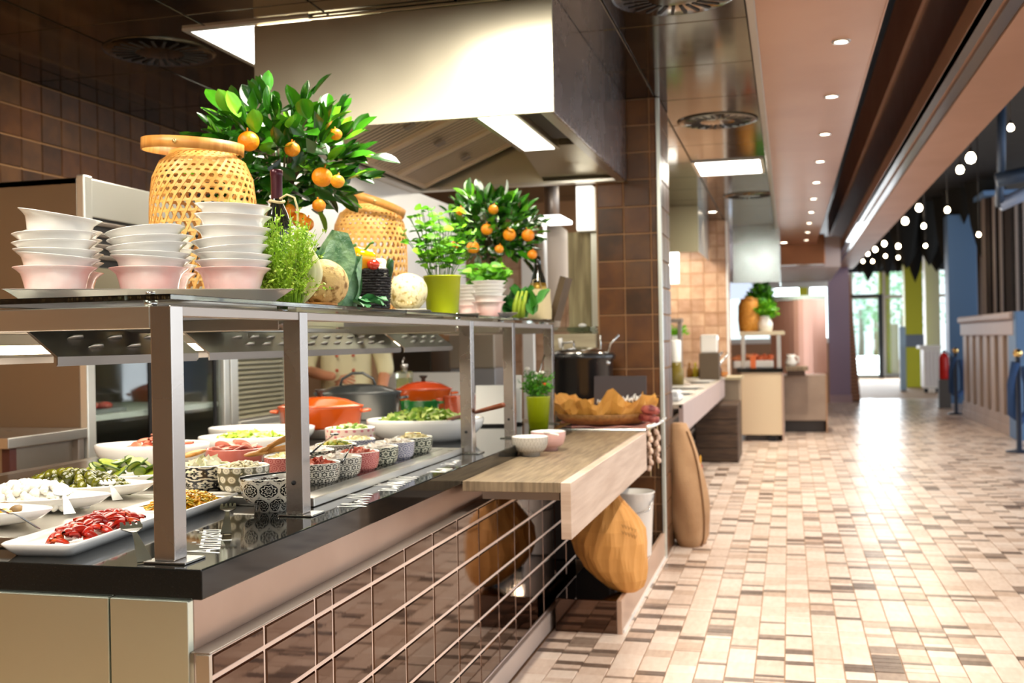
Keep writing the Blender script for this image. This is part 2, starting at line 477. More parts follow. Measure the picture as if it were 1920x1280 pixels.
# lime, white and blue wall piers on the way to the doors
def pier(pxl, pxr, pxb, mat, name='wall_pier', top=3.6, band=None, z0=0):
    c0 = at(pxl, pxb, z=0); y = c0.y; x1 = at(pxr, pxb, y=y).x
    o = struct(name, MB().bbox(c0.x, x1, y, y + .5, z0, top, .01), mat)
    if band: MB().bbox(c0.x - .01, x1 + .01, y - .02, y + .3, band[0], band[1], .005).build('band', M('grey_band', '#7f8fa3', .5), o)
    return o
pier(1652, 1672, 706, lime)
pier(1699, 1733, 726, lime, band=(1.02, 1.33))
pier(1782, 1836, 757, blue)
pier(1738, 1765, 722, white_paint)
pier(1908, 1945, 826, blue, top=1.6)
# the far-right wall that carries slatted timber
wr = struct('wall_right', MB().box(7.9, 8.0, 22, 36, 0, 4.1), M('right_wall', '#6f7f95', .6))
# purple pillar with a pale plinth
pp = struct('wall_purple', MB().bbox(.76, 1.165, 22.2, 22.9, 0, 2.7, .01), M('mauve_paint', '#8d7b92', .5))
MB().bbox(.74, 1.185, 22.16, 22.95, 0, .16, .01).build('plinth', M('mauve_plinth', '#a58d94', .5), pp)
# counter plinth line along the walkway
struct('baseboard_right', MB().box(-.765, -.745, 4.8, 6.5, 0, .02), white_paint)
# ================================================================= LAMPS OF THE PLACE
def ceiling_light(x0, x1, y0, y1, z, label, watts, group='flat ceiling lights'):
    cx, cy = (x0 + x1) / 2, (y0 + y1) / 2
    t = thing('ceiling_light', label, 'lamp', (cx, cy, z), group=group)
    w, d = (x1 - x0) / 2, (y1 - y0) / 2
    MB().box(-w, w, -d, -d + .03, -.012, 0).box(-w, w, d - .03, d, -.012, 0).box(-w, -w + .03, -d + .03, d - .03, -.012, 0).box(w - .03, w, -d + .03, d - .03, -.012, 0).build('frame', M('light_frame', (.7, .7, .66), .3, .8), t)
    MB().box(-w + .03, w - .03, -d + .03, d - .03, -.006, -.001).build('diffuser', lightm, t)
    lamp('AREA', 'ceiling_light_glow', (cx, cy, z - .02), watts, WARMW, (x1 - x0) - .06, (y1 - y0) - .06)
    return t
_a = at(352, 52, z=2.8); _b = at(478, 118, z=2.8)
ceiling_light(_a.x - .03, _a.x + .6, _a.y, _a.y + .8, 2.8, 'flat white ceiling light on the dark metal ceiling left of the steel hood', 42)
_c = at(1295, 303, z=2.8); _d = at(1435, 322, z=2.8)
ceiling_light(-1.33, -.79, 2.95, 3.65, 2.8, 'assumed unseen flat white ceiling light overhead in front of the steel hood', 55)  # unseen lamp, assumed from the bright end of the hood front
ceiling_light(-2.53, -1.99, 1.4, 2.1, 2.8, 'added unseen fill light overhead above the cold well', 40)  # unseen lamp added for fill from the camera side
ceiling_light(-1.33, -.79, .3, 1.0, 2.8, 'added unseen fill light overhead before the counter end', 45)  # unseen lamp added near the camera as fill
ceiling_light(_c.x, _d.x, _c.y, _d.y, 2.8, 'flat white ceiling light over the aisle between the two tiled pillars', 40)

dl_bm = None
def downlights():
    first = None
    for i in range(-2, 10):
        x, y = .266, 5.39 + 1.215 * i
        if first is None or i == 0:
            lab = 'round recessed downlight in the copper soffit'
        if first is None:
            t = thing('downlight', lab, 'lamp', (x, y, 2.755), group='downlights along the copper soffit')
            MB().lathe([(.030, -.004), (.043, -.004), (.046, 0), (.046, .001), (.030, .001), (.030, -.004)], 24).build('ring', chrome, t)
            MB().lathe([(0, -.002), (.031, -.002)], 24, smooth=False).build('lens', light_warm, t)
            first = t
        else:
            t = copy_tree(first, (x, y, 2.755))
        names = ('', '', 'first of the row, closest to the counter end', 'second of the row', 'third of the row', 'fourth of the row', 'fifth of the row', 'sixth of the row', 'seventh of the row', 'eighth of the row', 'ninth of the row', 'tenth of the row, at the far end')
        t['label'] = 'round recessed downlight in the copper soffit' + (', ' + names[i + 2] if i >= 0 else ', overhead before the row in view begins')
        lamp('SPOT', 'downlight_beam', (x, y, 2.74), 105, (1, .88, .72), .035, spot=1.75, blend=.6)
downlights()

# ================================================================= SERVING COUNTER
XE = -1.118; YE = 1.86
ctr = thing('serving_counter', 'long buffet counter with black stone top and bronze mirror tiles on its side', 'counter', (0, 0, 0))
MB().bbox(-2.62, XE, YE, 5.52, .84, .90, .003).bbox(-2.62, -1.64, 5.52, 6.46, .84, .90, .003).build('worktop', granite, ctr)
_xj = at(207, 1200, y=1.848).x
MB().bbox(_xj + .002, -1.1405, 1.846, 1.866, 0, .84, .002).build('end_panel', end_steel, ctr)
MB().bbox(-2.55, _xj - .002, 1.846, 1.866, 0, .84, .002).build('end_panel', end_steel, ctr)
MB().bbox(-1.160, -1.140, 1.867, 5.5, .738, .84, .002).build('apron', steel_apron, ctr)
body = MB().box(-2.52, -1.1045, 1.868, 5.5, .085, .7365).build('tile_backing', grout_mirror, ctr)
MB().bbox(-1.140, -1.0985, 1.853, 5.5, .7365, .7405, .001).build('top_strip', steel_dark, ctr)
MB().bbox(-1.128, -1.0985, 1.850, 1.862, 0.02, .7365, .001).build('corner_strip', steel, ctr)
MB().bbox(-2.3, -1.085, 1.95, 5.5, 0, .086, .004).build('plinth', M('pale_plinth', '#cdb6a6', .4), ctr)
ys = [1.864, 2.083, 2.335, 2.435] + [2.69 + .2548 * i for i in range(12)]
ys[-1] = 5.49; zs = [.7365, .686, .567, .447, .327, .207, .087]
tc2 = {}
for i in range(len(ys) - 1):
    for j in range(len(zs) - 1):
        w, h = ys[i + 1] - ys[i], zs[j] - zs[j + 1]
        k = (round(w, 3), round(h, 3))
        if k not in tc2:
            a, c, e = w / 2 - .0021, h / 2 - .0021, .006
            tc2[k] = MB().add([(0, -a, -c), (0, a, -c), (0, a, c), (0, -a, c), (.006, -a + e, -c + e), (.006, a - e, -c + e), (.006, a - e, c - e), (.006, -a + e, c - e)],
                              [(4, 5, 6, 7), (0, 1, 5, 4), (1, 2, 6, 5), (2, 3, 7, 6), (3, 0, 4, 7)]).mesh('tile', mirror_tile)
        link('tile', tc2[k], ctr, (-1.109 + .002, (ys[i] + ys[i + 1]) / 2, (zs[j] + zs[j + 1]) / 2))
# white script lettering on the black top, read from the walkway side
letter_white = M('white_lettering', (.85, .85, .82), .5)
def text_mesh(s, size, depth=.0004, sx=1.0, shear=.25):
    cu = bpy.data.curves.new('lettering', 'FONT'); cu.body = s; cu.size = size; cu.extrude = depth; cu.shear = shear; cu.offset = -.0003
    o = bpy.data.objects.new('lettering', cu); COL.objects.link(o)
    bpy.context.view_layer.update()
    me = bpy.data.meshes.new_from_object(o.evaluated_get(bpy.context.evaluated_depsgraph_get()))
    COL.objects.unlink(o); bpy.data.objects.remove(o)
    if sx != 1:
        for v in me.vertices: v.co.x *= sx
    me.materials.clear(); me.materials.append(letter_white); return me
_t0, _t1 = at(412, 1037, z=.9), at(418, 991, z=.9)
_tm = text_mesh('Antipasti', .100, sx=1.0); _k = (_t1 - _t0).length / max(v.co.x for v in _tm.vertices)
for v in _tm.vertices: v.co.x *= _k
link('lettering', _tm, ctr, (_t0.x, _t0.y, .9006), (0, 0, math.atan2(_t1.y - _t0.y, _t1.x - _t0.x)))
def script_word(p0, p1, n, h):
    """a handwritten word too blurred to read: one looping line"""
    a, b = at(*p0, z=.9), at(*p1, z=.9); mb = MB(); pts = []
    for k in range(n * 8 + 1):
        t = k / (n * 8)
        y = a.y + (b.y - a.y) * t + .006 * math.sin(k * PI / 4)
        x = a.x + (b.x - a.x) * t - h * (.5 + .5 * math.sin(k * PI / 4 + .9)) * (.6 + .4 * math.cos(k * .61))
        pts.append((x, y, .9006))
    mb.tube(pts, .0035, 5, flat=.12); mb.build('lettering', letter_white, ctr)
script_word((686, 952), (700, 925), 6, .09)
script_word((742, 921), (760, 903), 6, .06)
script_word((752, 912), (790, 893), 7, .11)
script_word((835, 886), (850, 878), 5, .07)
script_word((850, 872), (866, 862), 4, .05)

# ---- grey oak ledge along the counter
ld = thing('tray_ledge', 'L-shaped grey oak ledge jutting out from the black counter', 'ledge', (0, 0, 0))
MB().bbox(-1.117, -.7665, 3.57, 5.56, .814, .85, .002).build('ledge_board', wood_grey, ld)
MB().bbox(-.766, -.730, 3.57, 5.56, .655, .8495, .002).build('front_board', wood_grey_face, ld)
MB().bbox(-1.63, -.80, 5.56, 6.48, .80, .85, .002).build('rear_board', wood_grey, ld)
MB().box(-1.07, -.79, 3.66, 5.4, .775, .813).build('support_rail', steel_dark, ld)
MB().box(-1.62, -.95, 5.62, 6.44, 0.16, .80).build('cabinet_body', M('dark_carcass', (.02, .016, .014), .5), ld)
pl = thing('stainless_plinth', 'low stainless steel plinth on the floor under the oak ledge', 'plinth', (0, 0, 0))
MB().bbox(-1.06, -.775, 4.78, 6.49, 0, .155, .003).build('plinth_body', mirror_tile, pl)
MB().bbox(-.775, -.752, 4.778, 6.49, 0, .157, .003).build('side_face', M('plinth_side', '#c3a28b', .35), pl)

# ================================================================= SNEEZE GUARD
ST = 1.443
g = thing('sneeze_guard', 'stainless steel sneeze guard with square posts and a glass shelf over the counter', 'food guard', (0, 0, 0))
post_side = steel
for k, y in enumerate((1.903, 2.488, 3.985, 4.64, 5.46)):
    p = MB().bbox(-1.250, -1.203, y, y + .046, .905, 1.420, .002).build('post', steel_post, g)
    MB().bbox(-1.268, -1.172, y - .012, y + .066, .900, .905, .002).build('foot_plate', chrome, p)
    if k in (1, 2, 3): MB().ball((-1.228, y - .001, .985), .006, 10, 6).build('bolt', black_matte, p)
    if k == 0:
        MB().bbox(-2.30, -1.2505, y, y + .046, 1.374, 1.420, .002).build('cross_rail', steel, g)
    else:
        mb = MB().bbox(-1.80, -1.262, y + .002, y + .04, 1.374, 1.406, .003)
        mb.tube([(-1.262, y + .003, 1.39), (-1.262, y + .039, 1.39)], .0155, 16)
        mb.build('cross_arm', steel_dark, g)
MB().bbox(-1.242, -1.206, 1.95, 5.46, 1.398, 1.420, .002).build('long_rail', steel_dark, g)
MB().bbox(-1.80, -1.765, 1.95, 5.5, 1.398, 1.428, .002).build('long_rail', steel_dark, g)
for y0, y1 in ((1.900, 3.26), (3.268, 4.64), (4.648, 5.52)):
    MB().bbox(-1.86, -1.201, y0, y1, 1.431, 1.443, .0015).build('shelf_glass', glass_shelf, g)
for y in (1.925, 2.51, 4.0, 4.66, 5.48):
    for x in (-1.262, -1.78):
        MB().lathe([(0, 0), (.014, 0), (.014, .011), (0, .011)], 16, (x, y, 1.420)).lathe([(.0, .0), (.010, 0), (.010, .006), (0, .007)], 14, (x, y, 1.443)).build('clamp', chrome, g)

# ================================================================= HEAT LAMPS under the shelf
def heat_lamp(y0, y1, label, watts, slots):
    L = y1 - y0
    t = thing('heat_lamp', label, 'heat lamp', (-1.70, y0, 1.30), group='slotted heat lamps under the glass shelf')
    xs = [(.08, .0), (.08, .018), (.0, .080), (-.32, .080), (-.40, .018), (-.40, .0)]
    mb = MB(); n = len(xs); th = .004
    vs = [(x, 0, z) for x, z in xs] + [(x, L, z) for x, z in xs] + [(x * .985 - .003, 0, z - th) for x, z in xs] + [(x * .985 - .003, L, z - th) for x, z in xs]
    fs = []
    for i in range(n - 1):
        fs += [(i, i + 1, n + i + 1, n + i), (2 * n + i + 1, 2 * n + i, 3 * n + i, 3 * n + i + 1), (i, 2 * n + i, 2 * n + i + 1, i + 1), (n + i + 1, 3 * n + i + 1, 3 * n + i, n + i)]
    mb.add(vs, fs); mb.build('housing', lamp_housing, t)
    lv = MB(); lv.tube([(-.001, -.030, 0), (.005, -.015, 0), (.007, .012, 0), (-.001, .030, 0)], [.002, .007, .008, .002], 8, flat=.6)
    lme = lv.mesh('louver', steel)
    ang = math.atan2(.08, .062)
    for r, zf in enumerate((.30, .66)):
        for c in range(slots):
            yy = L * (.14 + .78 * (c + .35 + .25 * r) / slots)
            link('louver', lme, t, (.08 * zf, yy, .018 + .062 * (1 - zf)), (0, -(PI / 2 - ang), 0))
    MB().tube([(-.16, .06, .035), (-.16, L - .06, .035)], .012, 10).build('heating_tube', M('heat_tube', (1, .9, .8), .4, emit=(1, .80, .55), estr=6), t)
    lamp('AREA', 'heat_lamp_glow', (-1.86, (y0 + y1) / 2, 1.325), watts, WARMW, .34, L - .1)
    return t
heat_lamp(2.10, 2.70, 'first slotted steel heat lamp, right behind the end post', 5, 3)
heat_lamp(2.76, 4.33, 'long middle slotted steel heat lamp under the glass shelf', 11, 11)
heat_lamp(4.37, 5.06, 'last slotted steel heat lamp, towards the orange pots', 6, 4)
t = thing('lamp_rail', 'square steel rail that carries the heat lamps, ending left of the first lamp', 'rail', (0, 0, 0))
MB().bbox(-2.4, -1.74, 2.02, 2.06, 1.355, 1.392, .003).build('rail_bar', steel, t)
MB().bbox(-1.745, -1.715, 2.0, 5.1, 1.381, 1.397, .002).build('rail_bar', steel, t)

# ================================================================= EXTRACTOR HOOD
HX, HY, HZ = -.94, 4.38, 2.295
h = thing('extractor_hood', 'large brushed steel extractor hood hanging over the buffet', 'hood', (0, 0, 0))
HL = at(478, 200, y=HY).x
HS = at(760, 19, y=HY).z
MB().bbox(HL, HX, HY, HY + .012, HZ, HS - .002, .002).build('front_panel', steel_hood, h)
MB().bbox(HL, HX, HY, HY + .012, HS + .002, 2.798, .002).build('front_panel', steel_hood, h)
MB().bbox(HX - .012, HX, HY + .012, 6.47, HZ, 2.798, .002).build('side_panel', M('hood_side_steel', (.46, .41, .41), .27, 1.0), h)
MB().bbox(HL, HL + .012, HY + .012, 6.47, HZ, 2.798, .002).build('side_panel', steel_hood, h)
MB().bbox(HL, HX, 6.458, 6.47, HZ, 2.798, .002).build('rear_panel', steel_hood, h)
MB().bbox(HL + .01, HX - .01, HY + .012, 6.46, 2.66, 2.672, .002).build('inner_ceiling', steel_hood, h)
MB().bbox(HX - .06, HX - .012, HY + .012, 6.45, HZ, HZ + .02, .002).bbox(HL + .07, HX - .06, 6.40, 6.45, HZ, HZ + .02, .002).bbox(HL + .012, HL + .07, HY + .02, 6.45, HZ, HZ + .02, .002).build('gutter', steel, h)
# sloping grease filters: baffle slats side by side in frames
fx0, fz0, fx1, fz1 = HL + .10, HZ + .03, -1.50, 2.62
sl = math.hypot(fx1 - fx0, fz1 - fz0); fa = math.atan2(fz1 - fz0, fx1 - fx0)
fmat = M('filter_steel', (.72, .60, .46), .42, .85)
for k in range(4):
    y0 = HY + .05 + k * .49
    f = MB()
    f.X = Matrix.Translation((fx0, y0, fz0)) @ Matrix.Rotation(-fa, 4, 'Y')
    f.bbox(0, sl, 0, .018, -.02, .02, .002).bbox(0, sl, .462, .48, -.02, .02, .002).bbox(0, .02, .018, .462, -.02, .02, .002).bbox(sl - .02, sl, .018, .462, -.02, .02, .002)
    fo = f.build('filter', fmat, h)
    gb_ = MB(); gb_.X = f.X; gb_.box(.02, sl - .02, .018, .462, .0006, .004); gb_.build('gap_shade_plate', black_matte, fo)  # black sheet added behind the slats as shade in their gaps
    s_ = MB().bbox(.018, sl - .018, -.013, .013, -.004, 0, .0015)
    sme = s_.mesh('slat', fmat)
    for q in range(10):
        o = link('slat', sme, fo, (fx0, y0 + .038 + q * .045, fz0), (0, -fa, 0))
    hb = MB(); hb.X = f.X
    hb.bbox(sl * .45, sl * .52, .2, .26, -.035, -.02, .004); hb.build('handle', steel_dark, fo)
MB().bbox(-1.48, -1.46, HY + .012, 6.46, 2.46, 2.66, .002).build('divider', steel_hood, h)
MB().bbox(-1.455, -1.225, 4.80, 5.84, 2.405, 2.66, .003).build('lamp_box', steel_hood, h)
MB().box(-1.415, -1.245, 4.84, 5.80, 2.399, 2.406).build('lamp_cover', hood_lamp, h)
MB().box(-1.222, -1.00, HY + .02, 5.66, 2.43, 2.66).build('recess_shade', M('recess_shade_paint', (.035, .028, .02), .5, .4), h)  # solid dark block stands in for the shade of a recess
MB().prism([(5.86, 2.43), (6.44, 2.325), (6.455, 2.345), (5.86, 2.66)], -1.455, -.96, 'x').build('rear_slope', steel_hood, h)
lamp('AREA', 'hood_light', (-1.33, 5.32, 2.395), 9, WARMW, .16, .9)
lamp('AREA', 'hood_light', (-1.9, 5.2, 2.26), 9, WARMW, .5, 1.4)  # extra area lamp added below the filters, without a fixture of its own
MB().bbox(HL - .02, HL, 4.5, 7.6, 1.56, HZ + .02, .003).build('rear_skirt', M('splash_steel', (.68, .66, .62), .42, 1.0), h)
# ---- swirl diffusers in the metal ceiling
def diffuser(px, py, label):
    c = at(px, py, z=2.8); t = thing('ceiling_vent', label, 'vent', (c.x, c.y, 2.80), group='round swirl vents in the metal ceiling')
    MB().lathe([(0, -.010), (.25, -.010), (.27, -.004), (.27, 0)], 40).build('plate', ceil_metal, t)
    s = MB().bbox(.115, .225, -.008, .008, -.0125, -.009, .001).mesh('slot', black_matte)
    for k in range(24): link('slot', s, t, (0, 0, 0), (0, 0, 2 * PI * k / 24 + .15))
    return t
diffuser(300, 97, 'round swirl vent in the dark ceiling above the woven basket')
diffuser(1265, -8, 'round swirl vent cut off by the top of the picture, above the pillar')
diffuser(1345, 226, 'round swirl vent in the aisle ceiling beside the tiled pillar')
diffuser(1405, 366, 'round swirl vent in the aisle ceiling beyond the lit panel')
# ================================================================= THINGS ON THE GLASS SHELF
ORD = ['lowest', 'second from bottom', 'third from bottom', 'fourth from bottom', 'fifth from bottom', 'sixth from bottom', 'seventh from bottom', 'topmost']
def on_ray(px, w, z):
    """the point at height z that stands w metres in front of the lens in column px"""
    d = ray(px, 640); k = w / F_PX
    return Vector((d.x * k, d.y * k, z))
A, B = at(2, 541, z=1.474), at(553, 541, z=1.474)
tdir = (B - A); TL = tdir.length; tdir.normalize(); tn = Vector((-tdir.y, tdir.x, 0)); trz = math.atan2(tdir.y, tdir.x)
def tray(name, label, L, D, loc, rz, mat, hgt=.028, group=None):
    t = thing(name, label, 'tray', loc, rz, group)
    o, i = .012, .045
    def loop(m, z): return [(m, m, z), (L - m, m, z), (L - m, D - m, z), (m, D - m, z)]
    vs = loop(i, 0) + loop(.006, hgt) + loop(0, hgt + .002) + loop(.010, hgt + .003) + loop(i + .002, .003)
    fs = [(3, 2, 1, 0)]
    for r in range(4):
        for q in range(4): fs.append((r * 4 + q, r * 4 + (q + 1) % 4, r * 4 + 4 + (q + 1) % 4, r * 4 + 4 + q))
    fs.append((16, 17, 18, 19))
    MB().add(vs, fs).build('tray_body', mat, t)
    return t
tray_mat = M('tray_steel', (.74, .68, .67), .4, .7)
tray('serving_tray', 'long shallow metal tray under the white bowls at the shelf end', TL, .42, (A.x, A.y, ST + .0005), trz, tray_mat)

BR, BH = .094, .080
bprof = [(0, .003), (.050, .003), (.052, 0), (.056, 0), (.058, .004), (.066, .024), (.072, .050), (.077, .066), (.086, .0745), (BR, BH), (.0945, .0815), (.092, .082), (.083, .077), (.073, .067), (.068, .050), (.061, .024), (.054, .008), (0, .007)]
def bowl_mesh(mat, nm='bowl_body'): return MB().lathe(bprof, 44).mesh(nm, mat)
BW, BP = bowl_mesh(white_cer), bowl_mesh(pink_lit_cer)
def stack(px, inset, zs, tilts, where, dx=0.0, scale=1.0, base=None, grp='white bowls stacked on the metal trays', pink=1):
    if base is None:
        # the point of the tray's near edge seen in column px, moved inset metres into the tray
        d = ray(px, 541); dn = Vector((d.x, d.y, 0))
        k = (A.x * tn.x + A.y * tn.y + inset) / (dn.x * tn.x + dn.y * tn.y)
        p = dn * k; z0 = ST + .0045
    else: p = base; z0 = base.z
    n = len(zs)
    for i in range(n):
        pos = 'topmost' if i == n - 1 else ORD[i]
        lab = ('white bowl with painted pink light' if i < pink else 'white flared bowl') + ', ' + pos + ' of ' + where
        tx, ty = tilts[i] if i < len(tilts) else (0, 0)
        t = thing('bowl', lab, 'bowl', (p.x + rnd(-.002, .002), p.y + rnd(-.002, .002), z0 + zs[i]), group=grp, rot=(tx, ty, YAW))
        t.scale = (scale,) * 3
        link('bowl_body', BP if i < pink else BW, t)
stack(105, .105, [0, .0285, .041, .060, .0805, .127], [(0, 0), (0, .10), (0, .02), (0, -.03), (0, -.03), (.02, .17)], 'the front stack nearest the end post')
stack(121, .30, [0, .030, .048, .062, .085, .105], [(0, 0), (0, .04)], 'the rear stack nearest the end post')
stack(281, .105, [0, .026, .037, .055, .073, .093], [(0, 0), (0, .07), (0, .03), (0, -.08), (0, -.07), (-.02, -.12)], 'the front stack in the middle of the tray')
stack(297, .30, [0, .024, .042, .062, .080, .098], [(0, 0), (0, .03)], 'the rear stack in the middle of the tray')
stack(438, .105, [0, .019, .0355, .051, .073, .101, .133, .158], [(0, 0), (0, .01), (0, .03), (0, -.09), (0, -.07), (0, .02), (.03, .05), (.03, .05)], 'the tall stack beside the thyme')

# ---- woven bamboo lantern baskets
def ribbon(mb, f, ts, wdt, off, th=.0016):
    """flat strip along the curve f(t)->(a, z); lies on the surface of revolution R(z) with offset"""
    pts = []
    for t in ts: pts.append(f(t))
    vs = []; fs = []
    for i, (a, s) in enumerate(pts):
        a2, s2 = pts[min(i + 1, len(pts) - 1)]; a1, s1 = pts[max(i - 1, 0)]
        P0, Pa, Pb = surf(a, s, off), surf(a1, s1, off), surf(a2, s2, off)
        t = (Pb - Pa).normalized(); nn = Vector((math.cos(a), math.sin(a), .15 + (.9 if s > .85 else 0))).normalized()
        sd = t.cross(nn).normalized() * wdt / 2
        vs += [P0 - sd, P0 + sd, P0 + sd - nn * th, P0 - sd - nn * th]
    for i in range(len(pts) - 1):
        for q in range(4): fs.append((i * 4 + q, i * 4 + (q + 1) % 4, i * 4 + 4 + (q + 1) % 4, i * 4 + 4 + q))
    mb.add(vs, fs, False)
BSH = [(.150, 0), (.157, .12), (.160, .24), (.158, .34), (.150, .405), (.128, .455), (.098, .480)]
def surf(a, s, off):
    q = s * (len(BSH) - 1); i = min(int(q), len(BSH) - 2); f = q - i
    r = BSH[i][0] * (1 - f) + BSH[i + 1][0] * f; z = BSH[i][1] * (1 - f) + BSH[i + 1][1] * f
    return Vector(((r + off) * math.cos(a), (r + off) * math.sin(a), z))
def basket(label, loc, ring_tilt, ring_off):
    t = thing('bamboo_basket', label, 'basket', loc, group='bamboo lantern baskets on the shelf')
    mb = MB(); ts = [i / 30 for i in range(31)]
    for k in range(36):
        a0 = 2 * PI * k / 36
        ribbon(mb, lambda q: (a0 + q * 1.745, q), ts, .0078, .001)
        ribbon(mb, lambda q: (a0 - q * 1.745, q), ts, .0078, -.001)
    for r in range(19):
        s = .025 + r * .05
        ribbon(mb, lambda q: (q * 2 * PI, s), [i / 40 for i in range(41)], .0078, 0)
    mb.build('lattice', bamboo, t)['kind'] = 'stuff'
    MB().lathe([(.146, 0), (.154, 0), (.155, .022), (.147, .022), (.146, 0)], 40).build('base_hoop', bamboo, t)
    MB().lathe([(.090, .474), (.101, .474), (.100, .488), (.090, .488), (.090, .474)], 36).build('rim', bamboo, t)
    hp = MB().lathe([(.148, -.017), (.152, -.017), (.152, .017), (.148, .017), (.148, -.017)], 48).build('handle', wood_brown, t, (ring_off[0], ring_off[1], ring_off[2]), ring_tilt)
    for sg in (1, -1): MB().tube([(0, sg * .144, 0), (0, sg * .158, 0)], .006, 10).build('rivet', M('brass', (.8, .6, .25), .3, 1.0), hp)
    MB().lathe([(0, .006), (.145, .006), (.145, .012), (0, .012)], 36).build('base_board', wood_brown, t)
    return t
b1 = on_ray(386, 3.28, ST)
basket('woven bamboo lantern basket behind the white bowl stacks', b1, (.05, .07, .2), (-.02, -.02, .502))
b2 = on_ray(697, 4.62, ST)
basket('woven bamboo lantern basket between the yellow pepper and the mint', b2, (.05, .32, .5), (.02, -.03, .495))

# ---- little potted orange trees
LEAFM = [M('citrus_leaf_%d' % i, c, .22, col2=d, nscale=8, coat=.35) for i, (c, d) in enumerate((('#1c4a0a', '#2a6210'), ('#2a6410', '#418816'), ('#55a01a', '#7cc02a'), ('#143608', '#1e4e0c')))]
def leaf_mesh(mat, L=.075, W=.036, curl=.25, fold=.25, name='leaf'):
    vs = []; fs = []; n = 6
    for i in range(n + 1):
        t = i / n; w = W / 2 * math.sin(PI * min(1, (t * .93 + .03))) ** .75
        if i == n: w = .0006
        z = -curl * L * t * t
        for j in (-1, -.5, 0, .5, 1): vs.append((j * w, t * L, z + fold * w * abs(j) - .12 * w * (1 if j == 0 else 0)))
    for i in range(n):
        for j in range(4): fs.append((i * 5 + j, i * 5 + j + 1, i * 5 + 6 + j, i * 5 + 5 + j))
    return MB().add(vs, fs, True).mesh(name, mat)
LEAVES = [leaf_mesh(m, L, W, c) for m in LEAFM for L, W, c in ((.092, .052, .2), (.080, .048, -.1))]
orange_mat = M('orange_peel', '#e07c0c', .35, col2='#ee9a1c', nscale=5, bump=.25, bscale=160)
stem_mat = M('green_stem', '#4d7a22', .5)
bark = M('twig_bark', '#5b4a30', .7)
def orange_tree(label, base, crown_c, R, fruits, n, scale=1.0):
    t = thing('orange_tree', label, 'plant', base)
    MB().lathe([(0, .0), (.060, 0), (.074, .12), (.078, .125), (.072, .125), (.066, .10), (0, .10)], 28).build('pot', M('clay_pot', '#a4643c', .6), t)
    c = Vector(crown_c) - Vector(base)
    mb = MB(); mb.tube([(0, 0, .1), (c.x * .3, c.y * .3, c.z * .5), (c.x, c.y, c.z * .95)], [.009, .008, .006], 8)
    tips = []
    for k in range(26):
        a = rnd(0, 2 * PI); e = rnd(-.5, 1.2)
        d = Vector((math.cos(a) * math.cos(e) * R[0], math.sin(a) * math.cos(e) * R[1], math.sin(e) * R[2])) * .75
        mb.tube([c * .72, c + d * .4, c + d], [.004, .003, .0018], 5)
    mb.build('branches', bark, t)['kind'] = 'stuff'
    for k in range(n):
        a = 2 * PI * k / n * 5.37; s = -.75 + 1.72 * ((k * .618) % 1)
        rr = math.sqrt(max(0.02, 1 - s * s)); q = rnd(.35, .95) if k % 2 else rnd(.72, 1.0)
        d = Vector((math.cos(a) * rr, math.sin(a) * rr, s))
        p = c + Vector((d.x * R[0], d.y * R[1], d.z * R[2])) * q
        f = (d + Vector((rnd(-.5, .5), rnd(-.5, .5), rnd(-.1, .75)))).normalized()
        up = (Vector((rnd(-.5, .5), rnd(-.9, .2), 1)) ).normalized()
        xax = f.cross(up).normalized(); zax = xax.cross(f)
        o = link('leaf', random.choice(LEAVES), t)
        Mx = Matrix(((xax.x, f.x, zax.x), (xax.y, f.y, zax.y), (xax.z, f.z, zax.z))).to_4x4()
        o.matrix_local = Matrix.Translation(p) @ Mx @ Matrix.Scale(scale * rnd(.8, 1.2), 4)
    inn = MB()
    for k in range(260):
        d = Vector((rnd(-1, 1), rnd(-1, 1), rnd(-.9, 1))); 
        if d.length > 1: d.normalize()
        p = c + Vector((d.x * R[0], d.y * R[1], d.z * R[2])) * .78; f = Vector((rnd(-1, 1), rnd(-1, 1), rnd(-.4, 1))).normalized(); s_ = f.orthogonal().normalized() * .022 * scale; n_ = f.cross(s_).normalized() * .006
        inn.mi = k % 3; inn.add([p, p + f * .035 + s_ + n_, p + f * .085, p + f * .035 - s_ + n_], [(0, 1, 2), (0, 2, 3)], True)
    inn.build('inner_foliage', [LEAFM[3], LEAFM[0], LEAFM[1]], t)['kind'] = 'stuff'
    for px, py, r, dw in fruits:
        w = (crown_c[0] * _fw.x + crown_c[1] * _fw.y) - R[1] * dw
        d = ray(px, py); p = Vector((d.x * w / F_PX, d.y * w / F_PX, CAM_H + d.z * w / F_PX)) - Vector(base)
        f = MB().ball((0, 0, 0), (r, r, r * .93), 18, 12).tube([(0, 0, r * .9), (.002, 0, r * 1.25)], .0025, 6).build('orange', orange_mat, t, p, (rnd(-.3, .3), rnd(-.3, .3), 0))
    return t
ob = on_ray(536, 3.62, ST); oc = at(531, 298, y=ob.y)
orange_tree('glossy orange tree with ripe fruit between basket and steel hood', ob, oc, (.30, .26, .225),
            [(466, 265, .034, 1.0), (604, 332, .033, .95), (633, 340, .022, 1.1), (548, 280, .025, .85), (540, 395, .026, .6), (562, 412, .026, .6), (598, 385, .022, .7), (575, 420, .024, .6), (630, 252, .02, .7)], 298)
ob2 = on_ray(905, 5.55, ST); oc2 = at(922, 432, y=ob2.y)
orange_tree('smaller orange tree with many little fruits at the far shelf end', ob2, oc2, (.25, .24, .21),
            [(863, 396, .023, 1.0), (925, 393, .026, .9), (913, 430, .030, 1.05), (887, 464, .033, 1.0), (936, 467, .023, 1.0), (955, 440, .033, 1.0), (990, 441, .033, .9), (998, 477, .025, .9), (852, 460, .022, .9)], 280, .9)

